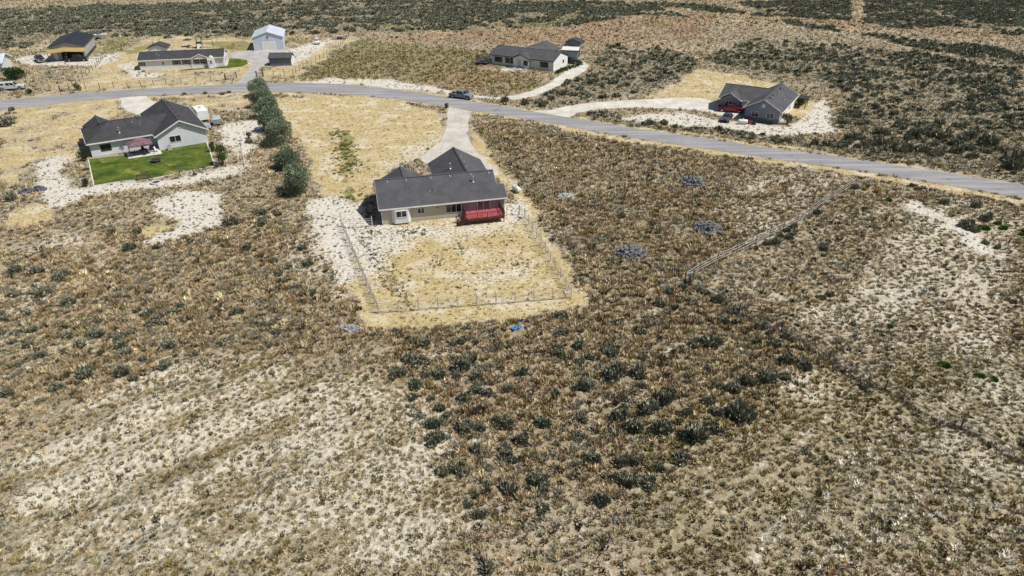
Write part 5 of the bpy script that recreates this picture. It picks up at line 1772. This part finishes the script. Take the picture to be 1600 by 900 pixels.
MB().add([(-2.6, -1.0, 1.5), (1.2, -1.0, 1.6), (3.0, 0, 1.8), (1.2, 1.0, 1.6), (-2.6, 1.0, 1.5), (-2.6, -.6, .8), (1.2, -.5, .75), (2.4, 0, .95), (1.2, .5, .75), (-2.6, .6, .8)], [(0, 1, 2, 3, 4), (9, 8, 7, 6, 5), (0, 1, 6, 5), (1, 2, 7, 6), (2, 3, 8, 7), (3, 4, 9, 8), (4, 0, 5, 9)]).build('hull', WHP, t, bevel=.04)
MB().tbox((-.6, .7, -.6, .6, 1.55), (-.4, .2, -.5, .5, 2.1)).build('windscreen', GLASS2, t)
MB().box(-2.5, 3.2, -.1, .1, .6, .7).build('trailer_frame', GALV, t)
for s in (-1, 1):
    MB().tube((-.8, s * .8, .32), (-.8, s * 1.0, .32), .32, None, 12).build('wheel', RUB, t)
t = thing('boat', 'pale green open boat lying beside the black pickup at the workshop', 'boat', (*G(101, 93), 0), 8)
MB().add([(-1.8, -.6, .9), (1.0, -.6, .95), (2.0, 0, 1.05), (1.0, .6, .95), (-1.8, .6, .9), (-1.8, -.4, .35), (1.0, -.35, .35), (1.6, 0, .5), (1.0, .35, .35), (-1.8, .4, .35)], [(0, 1, 2, 3, 4), (9, 8, 7, 6, 5), (0, 1, 6, 5), (1, 2, 7, 6), (2, 3, 8, 7), (3, 4, 9, 8), (4, 0, 5, 9)]).build('hull', M('pale_green_hull', (.45, .55, .53), .4, .06, 2), t, bevel=.03)
MB().box(-1.4, -1.1, -.5, .5, 0, .36).box(.6, .9, -.5, .5, 0, .36).build('cradle', TRIM, t)
t = thing('utility_cart', 'small white utility cart with roof on the dirt beside the blue garage', 'utility cart', (*G(496, 69), 0), -80)
MB().prism([(-1.3, .4), (1.3, .4), (1.4, .9), (.5, 1.05), (.4, .7), (-.4, .7), (-.5, 1.1), (-1.3, 1.1)], -.7, .7).build('body', WHP, t, bevel=.04)
MB().box(-.7, .6, -.7, .7, 1.85, 1.92).build('roof', WHP, t)
for s in (-1, 1):
    MB().bar((.5, s * .62, 1.0), (.4, s * .62, 1.86), .06).bar((-.5, s * .62, 1.0), (-.5, s * .62, 1.86), .06).build('roll_bar', BLK, t)
    for x in (-.9, .9):
        MB().tube((x, s * .5, .33), (x, s * .74, .33), .33, None, 12).build('wheel', RUB, t)
t = thing('flatbed_trailer', 'dark flatbed trailer at the far end of the post fence', 'trailer', (*G(531, 61), 0), 10)
MB().box(-2.4, 2.4, -1.0, 1.0, .75, .9).build('bed', M('trailer_dark', (.07, .07, .075), .6, .1, 1), t)
MB().box(-2.2, 2.0, -.9, .9, .9, 1.05).build('planks', M('grey_planks', (.36, .35, .33), .8, .15, 2), t)
for s in (-1, 1):
    for x in (-.5, .4):
        MB().tube((x, s * 1.0, .36), (x, s * 1.2, .36), .36, None, 12).build('wheel', RUB, t)
t = thing('riding_mower', 'small red mower by the front wall of the blue-grey house', 'mower', (*G(1174.5, 194), 0), 160)
MB().tbox((0, .9, -.35, .35, .35), (.05, .8, -.28, .28, .8)).build('hood', paint('red_paint', (.24, .015, .025)), t, bevel=.05)
MB().box(-.8, .1, -.5, .5, .2, .4).build('deck', BLK, t)
MB().box(-.55, -.15, -.25, .25, .5, .58).box(-.62, -.54, -.25, .25, .55, .95).build('seat', BLK, t)
for s in (-1, 1):
    MB().tube((-.5, s * .32, .28), (-.5, s * .55, .28), .28, None, 12).build('wheel', RUB, t)
    MB().tube((.6, s * .3, .18), (.6, s * .46, .18), .18, None, 12).build('wheel', RUB, t)
MB().tube((.05, 0, .75), (-.1, 0, 1.0), .02).lathe([(.12, 1.0), (.17, 1.0), (.17, 1.03), (.12, 1.03), (.12, 1.0)], 12, (-.1, 0, 0)).build('steering_wheel', BLK, t)

def propane(loc, rz, label, L=1.5, R=.42):
    t = thing('propane_tank', label, 'propane tank', loc, rz)
    prof = [(.02, -L / 2 - R * .5), (R * .6, -L / 2 - R * .38), (R * .92, -L / 2 - .12), (R, -L / 2), (R, L / 2), (R * .92, L / 2 + .12), (R * .6, L / 2 + R * .38), (.02, L / 2 + R * .5)]
    MB().lathe(prof, 20, (0, 0, R + .22), 'x').build('tank', M('tank_white', (.74, .73, .71), .45, .06, 2), t, smooth=True)
    MB().tube((0, 0, 2 * R + .18), (0, 0, 2 * R + .42), .14, .13, 12).build('valve_dome', M('tank_white', ), t)
    for x in (-L * .33, L * .33):
        MB().box(x - .08, x + .08, -.32, .32, 0, .3).build('foot', CONC, t)
propane((*G(807, 300), 0), -58, 'white propane tank on the dry grass right of the cream house')
propane((*G(1160, 194), 0), -12, 'white propane tank in front of the blue-grey gabled house', 1.6)
t = thing('wheeled_bin', 'dark wheeled rubbish bin at the drive entrance', 'rubbish bin', (*G(698, 169), .03), -25)
MB().tbox((-.26, .26, -.3, .3, .08), (-.34, .34, -.4, .4, 1.0)).build('bin_body', M('bin_grey', (.05, .06, .065), .5, .08, 3), t, bevel=.03)
MB().tbox((-.37, .37, -.44, .42, 1.005), (-.3, .3, -.36, .36, 1.12)).build('lid', M('bin_lid', (.06, .075, .08), .5, .08, 3), t, bevel=.02)
for s in (-1, 1):
    MB().tube((s * .22, .36, .12), (s * .30, .36, .12), .12, None, 12).build('wheel', RUB, t)

# ------------------------------------------------------------------ heaps
def heap(name, label, cat, loc, rx, ry, h, n, smin, smax, mat, seed, group=None, part='stone', rz=0):
    """a low pile of broken stones in ONE mesh"""
    r_ = random.Random(seed)
    m = MB()
    for k in range(n):
        a = r_.random() * 6.283
        q = math.sqrt(r_.random())
        x, y = rx * q * cos(a), ry * q * sin(a)
        s = r_.uniform(smin, smax)
        z = h * (1 - q * q) * r_.random() + s * .25
        vs = []
        for (dx, dy, dz) in ((-1, -1, -1), (1, -1, -1), (1, 1, -1), (-1, 1, -1), (-1, -1, 1), (1, -1, 1), (1, 1, 1), (-1, 1, 1)):
            vs.append(Vector((dx * s * r_.uniform(.35, .6), dy * s * r_.uniform(.35, .6), dz * s * r_.uniform(.25, .5))))
        R = Matrix.Rotation(r_.random() * 6.28, 3, 'Z') @ Matrix.Rotation(r_.uniform(-.6, .6), 3, 'X')
        m.add([R @ v + Vector((x, y, z)) for v in vs], [(3, 2, 1, 0), (4, 5, 6, 7), (0, 1, 5, 4), (1, 2, 6, 5), (2, 3, 7, 6), (3, 0, 4, 7)])
    o = m.build(name, mat)
    o.location = (loc[0], loc[1], hz(loc[0], loc[1]))
    o.rotation_euler = (0, 0, radians(rz))
    return tag(o, label, cat, group)
STN = M('blue_grey_stone', (.15, .15, .16), .85, .45, 3)
PST = M('pale_stone', (.42, .43, .45), .9, .2, 3)
heap('stone_pile', 'blue-grey stone pile nearest the fenced yard, widest of three', 'stone pile', (*G(984, 397), 0), 2.2, 1.7, .9, 300, .2, .5, STN, 1)
heap('stone_pile', 'blue-grey stone pile halfway between the road and the pole fence', 'stone pile', (*G(1106, 358), 0), 2.0, 2.0, .9, 280, .2, .5, STN, 2)
heap('stone_pile', 'blue-grey stone pile closest to the road', 'stone pile', (*G(1082, 285), 0), 2.2, 1.8, .9, 280, .2, .5, STN, 3)
heap('stone_pile', 'low pale grey stone heap in the brown field beside the yard track', 'stone pile', (*G(886, 307), 0), 1.5, 1.2, .25, 90, .12, .3, PST, 4)
heap('rubble_heap', 'pale grey rubble heap at the lower left corner of the mown strip', 'rubble heap', (*G(550, 521), 0), 1.7, .6, .35, 120, .12, .32, M('ash_grey_rubble', (.30, .295, .285), .9, .35, 4), 5, rz=-20)
heap('tyre_pile', 'left one of two dark scrap heaps on the straw field', 'scrap heap', (*G(41, 302), 0), 1.0, .8, .8, 110, .15, .4, M('grey_scrap', (.13, .135, .16), .7, .35, 4), 6)
heap('tyre_pile', 'right one of two dark scrap heaps beside the white path', 'scrap heap', (*G(62, 298), 0), 1.0, .8, .8, 110, .15, .4, M('grey_scrap', ), 7)
heap('hay_heap', 'tan heap of chips by the blue metal garage', 'heap', (*G(458, 71), 0), 2.2, 1.5, .8, 180, .2, .5, M('tan_chips', (.46, .40, .30), .9, .2, 3), 8)
m = MB()
r_ = random.Random(3)
gr = []
for j in range(6):
    for i in range(7):
        gr.append((-.55 + i * .18 + r_.uniform(-.05, .05), -.35 + j * .14 + r_.uniform(-.05, .05), .10 + r_.uniform(0, .22)))
m.add(gr + [(x, y, z - .02) for x, y, z in gr], [(j * 7 + i, j * 7 + i + 1, j * 7 + i + 8, j * 7 + i + 7) for j in range(5) for i in range(6)] + [(42 + j * 7 + i + 7, 42 + j * 7 + i + 8, 42 + j * 7 + i + 1, 42 + j * 7 + i) for j in range(5) for i in range(6)])
o = m.build('tarp', M('blue_tarp', (.045, .18, .36), .5, .2, 3))
o.location = (*G(807, 518), hz(*G(807, 518)) + .08)
o.rotation_euler = (0, 0, .5)
tag(o, 'crumpled scrap of blue tarp in the brush below the fenced yard', 'tarp')
def log_thing(px, py, L, rz, label, mat):
    o = MB().tube((-L / 2, 0, .18), (L / 2, 0, .2), .16, .1, 8).tube((L * .1, 0, .2), (L * .3, .4, .45), .07, .03, 6).build('log', mat)
    o.location = (*G(px, py), 0)
    o.rotation_euler = (0, 0, radians(rz))
    tag(o, label, 'log')
log_thing(1269, 278, 1.7, -10, 'brown plank-like log beside the post near the road', M('brown_log', (.22, .14, .09), .9, .2, 3))
log_thing(1306, 276, 1.5, 55, 'bleached pale log near the top of the pole fence', M('bleached_log', (.55, .50, .42), .9, .15, 3))
t = thing('marker_post', 'tall grey marker post standing in the field near the road', 'post', (*G(1245, 281), 0), 0)
MB().tube((0, 0, -.1), (0, 0, 1.6), .1, .09, 8).build('shaft', M('grey_post', (.22, .23, .25), .8, .15, 4), t)
MB().tbox((-.13, .13, -.13, .13, 1.601), (-.05, .05, -.05, .05, 1.7)).build('cap', GALV, t)
t = thing('marker_post', 'short white marker stake between the logs near the road', 'post', (*G(1289, 277), 0), 0)
MB().box(-.07, .07, -.04, .04, -.1, .7).build('shaft', TRIM, t)
MB().box(-.1, .1, -.06, .06, .701, .76).build('cap', TRIM, t)
t = thing('marker_post', 'short white marker post at the far edge of the road', 'post', (*G(1345.5, 236), 0), 0)
MB().box(-.07, .07, -.04, .04, -.1, .8).build('shaft', TRIM, t)
MB().box(-.09, .09, -.06, .06, .801, .86).build('cap', TRIM, t)
t = thing('hydrant', 'white hydrant-like standpipe beside the road by the tree row', 'standpipe', (*G(373, 155), 0), 0)
MB().lathe([(.14, 0), (.14, .1), (.09, .1), (.09, .8), (.13, .82), (.1, .95), (.02, 1.0)], 12).build('barrel', TRIM, t)
MB().tube((-.25, 0, .62), (.25, 0, .62), .06).build('outlet', TRIM, t)

# ------------------------------------------------------------------ fences
DPOST = M('weathered_post', (.11, .09, .075), .9, .2, 4)
WPOST = M('pale_post', (.62, .60, .55), .8, .12, 4)
GPOST = M('grey_rail', (.33, .315, .29), .85, .2, 2)
WIRE = M('fence_wire', (.20, .19, .18), .5, .1, 4, metal=.3)

def fence(name, label, pts, spacing, ph, pr, mat, wires=(), wr=.012, rails=(), rail_mat=None, posts=True, lean=.02, group=None, wire_mat=None, jit=0):
    """pts: world polyline; a thing with one part per post, one wire part, one part per rail row"""
    o0 = pts[0]
    t = thing(name, label, 'fence', (o0[0], o0[1], 0), 0, group)
    P_ = []
    for a, b_ in zip(pts[:-1], pts[1:]):
        a = Vector(a); b_ = Vector(b_)
        n = max(1, round((b_ - a).length / spacing))
        for k in range(n):
            P_.append(a.lerp(b_, k / n))
    P_.append(Vector(pts[-1]))
    Q = [(p.x - o0[0] + random.gauss(0, jit), p.y - o0[1] + random.gauss(0, jit), hz(p.x, p.y)) for p in P_]
    tops = []
    pm = {}
    for (x, y, z) in Q:
        lx, ly = random.gauss(0, lean), random.gauss(0, lean)
        h = ph * random.uniform(.94, 1.05)
        if posts:
            MB().tube((x, y, z - .25), (x + lx * h, y + ly * h, z + h), pr, pr * .9, 8).build('post', mat, t)
        tops.append((lx, ly, z))
    if wires:
        m = MB()
        for wz in wires:
            for i in range(len(Q) - 1):
                m.tube((Q[i][0] + tops[i][0] * wz, Q[i][1] + tops[i][1] * wz - pr, Q[i][2] + wz), (Q[i + 1][0] + tops[i + 1][0] * wz, Q[i + 1][1] + tops[i + 1][1] * wz - pr, Q[i + 1][2] + wz), wr, None, 4)
        m.build('wire', wire_mat or WIRE, t)
    for rzz in rails:
        m = MB()
        for i in range(len(Q) - 1):
            d1, d2 = random.gauss(0, .03), random.gauss(0, .03)
            m.tube((Q[i][0], Q[i][1] - pr - .05, Q[i][2] + rzz + d1), (Q[i + 1][0], Q[i + 1][1] - pr - .05, Q[i + 1][2] + rzz + d2), .048, .042, 6)
        m.build('rail', rail_mat or mat, t)
    return t

g = lambda *a: [G(*p) for p in a]
yf = fence('yard_fence', 'wire yard fence with white posts round the cream house yard', g((534, 354), (592, 490), (893, 466), (820, 341), (811, 336)), 2.45, 1.75, .075, WPOST, (.2, .4, .6, .8, 1.0, 1.2, 1.45), .014, lean=.015)
# return panels to the house, and braces
bp_ = MB()
o0 = G(534, 354)
def rel(p, z):
    X, Y = G(*p)
    return (X - o0[0], Y - o0[1], z)
for p in ((547, 357), (582, 355), (812, 336), (792, 338)):
    MB().tube(rel(p, -.2), rel(p, 1.75), .06, .055, 8).build('post', WPOST, yf)
gm = MB()
for z in (.3, .7, 1.1, 1.4):
    gm.tube(rel((547, 357), z), rel((582, 355), z), .025, None, 6)
for f_ in (.0, .5, 1.0):
    gm.tube(rel((547 + 35 * f_, 357 - 2 * f_), .3), rel((547 + 35 * f_, 357 - 2 * f_), 1.4), .025, None, 6)
gm.build('gate', M('gate_pipe', (.45, .45, .44), .5, .1, 4), yf)
bm_ = MB()
bm_.tube(rel((534, 354), 1.3), rel((547, 357), 1.3), .04, None, 6)
bm_.tube(rel((812, 336), 1.4), rel((792, 338), 1.4), .05, None, 6)
bm_.tube(rel((882, 468), 1.0), rel((893, 466), 1.0), .06, None, 6)
bm_.tube(rel((893, 466), 1.0), rel((888, 456), 1.0), .06, None, 6)
bm_.tube(rel((592, 490), 1.5), rel((611, 488.5), 1.5), .05, None, 6)
bm_.build('brace_rail', WPOST, yf)

fence('rail_fence', 'grey three-rail pole fence running from the field corner up to the road', g((1068, 441), (1120, 410), (1180, 381), (1245, 349), (1298, 311), (1336, 290)), 4.2, 1.5, .09, DPOST, rails=(.55, .95, 1.35), rail_mat=GPOST, jit=.06, lean=.03)
cr_ = thing('corner_brace', 'timber corner brace where the pole fence meets the wire fence', 'fence brace', (*G(1070, 441), hz(*G(1070, 441))), 0)
for k, (dx, dy) in enumerate(((0, 0), (1.1, .3), (.4, -1.0))):
    MB().tube((dx, dy, -.2), (dx, dy, 1.5), .1, .09).build('post', DPOST, cr_)
MB().tube((0, 0, 1.2), (1.1, .3, 1.2), .06).tube((0, 0, 1.2), (.4, -1.0, 1.2), .06).tube((0, 0, .1), (1.1, .3, 1.2), .05).build('rail', GPOST, cr_)
fence('wire_fence', 'wire fence with leaning dark posts along the near edge of the road', g((1352, 292), (1380, 296), (1410, 303), (1443, 311), (1510, 325), (1545, 333), (1585, 341), (1640, 352)), 5.5, 1.5, .05, DPOST, (.4, .8, 1.2), .010, lean=.10)
fence('wire_fence', 'sagging wire fence with dark posts running to the lower right', g((1075, 444), (1155, 489), (1222, 517), (1296, 560), (1383, 606), (1500, 668), (1640, 745)), 6.5, 1.45, .09, DPOST, (.3, .7, 1.1), .03, lean=.08)
fence('post_fence', 'dark post fence along the road in front of the long white home', g((134, 139), (200, 136.5), (260, 132), (330, 127), (352, 125)), 3.6, 1.5, .085, DPOST, (.4, .8, 1.2), .012)
fence('post_fence', 'low dark post fence along the road by the silver pickup', g((-10, 153), (28, 148), (66, 145.5), (95, 143)), 3.4, 1.4, .08, DPOST, (.4, .8, 1.2), .012)
fence('post_fence', 'diagonal post fence between the workshop yard and the long white home', g((94, 143), (108, 139), (130, 123), (150, 106), (166, 86)), 3.1, 1.6, .085, DPOST, (.4, .8, 1.2), .012)
fence('post_fence', 'diagonal post fence at the edge of the olive field beside the blue garage', g((462, 114), (480, 104), (506, 90), (530, 74), (545, 58)), 3.2, 1.7, .075, DPOST, (.4, .8, 1.2), .012)
fence('post_fence', 'short post fence between the grey drive and the olive field', g((402, 120), (412, 119.5), (428, 118.5), (444, 117), (458, 115.5)), 2.6, 1.5, .085, DPOST, (.5, 1.1), .012)
fence('wire_fence', 'thin dark wire fence at the right edge of the white path by the lawn house', g((376, 228), (380, 250), (382, 266)), 2.6, 1.3, .05, DPOST, (.3, .7, 1.1), .012)
def gate(a, b_, label, h=1.25):
    A_, B_ = Vector(G(*a)), Vector(G(*b_))
    d = B_ - A_
    t = thing('field_gate', label, 'gate', (A_.x, A_.y, 0), degrees(atan2(d.y, d.x)))
    L = d.length
    for x in (0, L):
        MB().tube((x, 0, -.2), (x, 0, 1.75), .13, .12).build('gate_post', DPOST, t)
    m = MB()
    for z in (.35, .7, 1.0, h):
        m.tube((.15, 0, z), (L - .15, 0, z), .035, None, 6)
    m.tube((.15, 0, .35), (.15, 0, h), .035, None, 6).tube((L - .15, 0, .35), (L - .15, 0, h), .035, None, 6).tube((.15, 0, .35), (L - .15, 0, h), .03, None, 6)
    m.build('gate_leaf', M('brown_gate', (.16, .12, .09), .7, .15, 4), t)
gate((353, 125), (370, 122), 'brown pipe gate left of the grey drive mouth')
gate((401, 121), (411, 120), 'small brown gate right of the grey drive mouth')
xx, yy = [], []
LF = g((1075, 444), (1155, 489), (1222, 517), (1296, 560), (1383, 606), (1500, 668), (1640, 745))
for a, b_ in zip(LF[:-1], LF[1:]):
    n = int(hypot(b_[0] - a[0], b_[1] - a[1]) * 13)
    for k in range(n):
        f_ = random.random()
        xx.append(a[0] + (b_[0] - a[0]) * f_ + random.gauss(0, .14))
        yy.append(a[1] + (b_[1] - a[1]) * f_ + random.gauss(0, .14))
xx = np.array(xx); yy = np.array(yy); n = len(xx)
cc = np.where((rng.random(n) < .6)[:, None], np.array([.075, .065, .05]), np.array([.34, .31, .27])) * rng.normal(1, .2, (n, 1))
V, T = blades(xx, yy, samp(HGT, xx, yy), .12 + .17 * rng.random(n), .10 + .22 * rng.random(n), 18, np.clip(cc, .02, .5), .35, .9)
o = mesh_np('fence_drift', V, 3, VEG, T)
tag(o, 'dark dead weeds drifted along the lower right wire fence', 'dead weeds', kind='stuff')
pole = thing('utility_pole', 'dark stump-like leaning pole on the sage slope at the far right', 'pole', (*G(1578, 132), 0), 0)
MB().tube((0, 0, -.2), (.9, 0, 4.2), .16, .1).build('shaft', DPOST, pole)
MB().tube((.1, 0, 1.2), (-.7, .2, 1.9), .08, .05).build('limb', DPOST, pole)

# ------------------------------------------------------------------ light, sky, camera
AZ = (cos(radians(-15)), sin(radians(-15)))
EL = radians(57)
sd = bpy.data.lights.new('sun', 'SUN')
sd.energy = 5.0
sd.angle = radians(.53)
sd.color = (1.0, .955, .89)
so = bpy.data.objects.new('sun', sd)
COL.objects.link(so)
d = Vector((AZ[0] * cos(EL), AZ[1] * cos(EL), sin(EL)))
so.rotation_euler = d.to_track_quat('Z', 'Y').to_euler()
so.location = (60, 60, 120)
wld = bpy.data.worlds.new('World')
sc.world = wld
wld.use_nodes = True
nt = wld.node_tree
bg = nt.nodes['Background']
sk = nt.nodes.new('ShaderNodeTexSky')
sk.sky_type = 'NISHITA'
sk.sun_disc = False
sk.sun_elevation = EL
sk.sun_rotation = atan2(AZ[0], AZ[1])
nt.links.new(sk.outputs[0], bg.inputs[0])
bg.inputs[1].default_value = .07

cd = bpy.data.cameras.new('camera')
cam = bpy.data.objects.new('camera', cd)
COL.objects.link(cam)
cam.location = (0, 0, HC)
cam.rotation_euler = (radians(90) - PH, 0, 0)
cd.sensor_width = 36
cd.lens = 24
cd.clip_end = 6000
sc.camera = cam
sc.view_settings.view_transform = 'Standard'
sc.view_settings.look = 'None'
sc.view_settings.exposure = .04
sc.view_settings.gamma = 1
sc.cycles.max_bounces = 4
sc.cycles.diffuse_bounces = 2
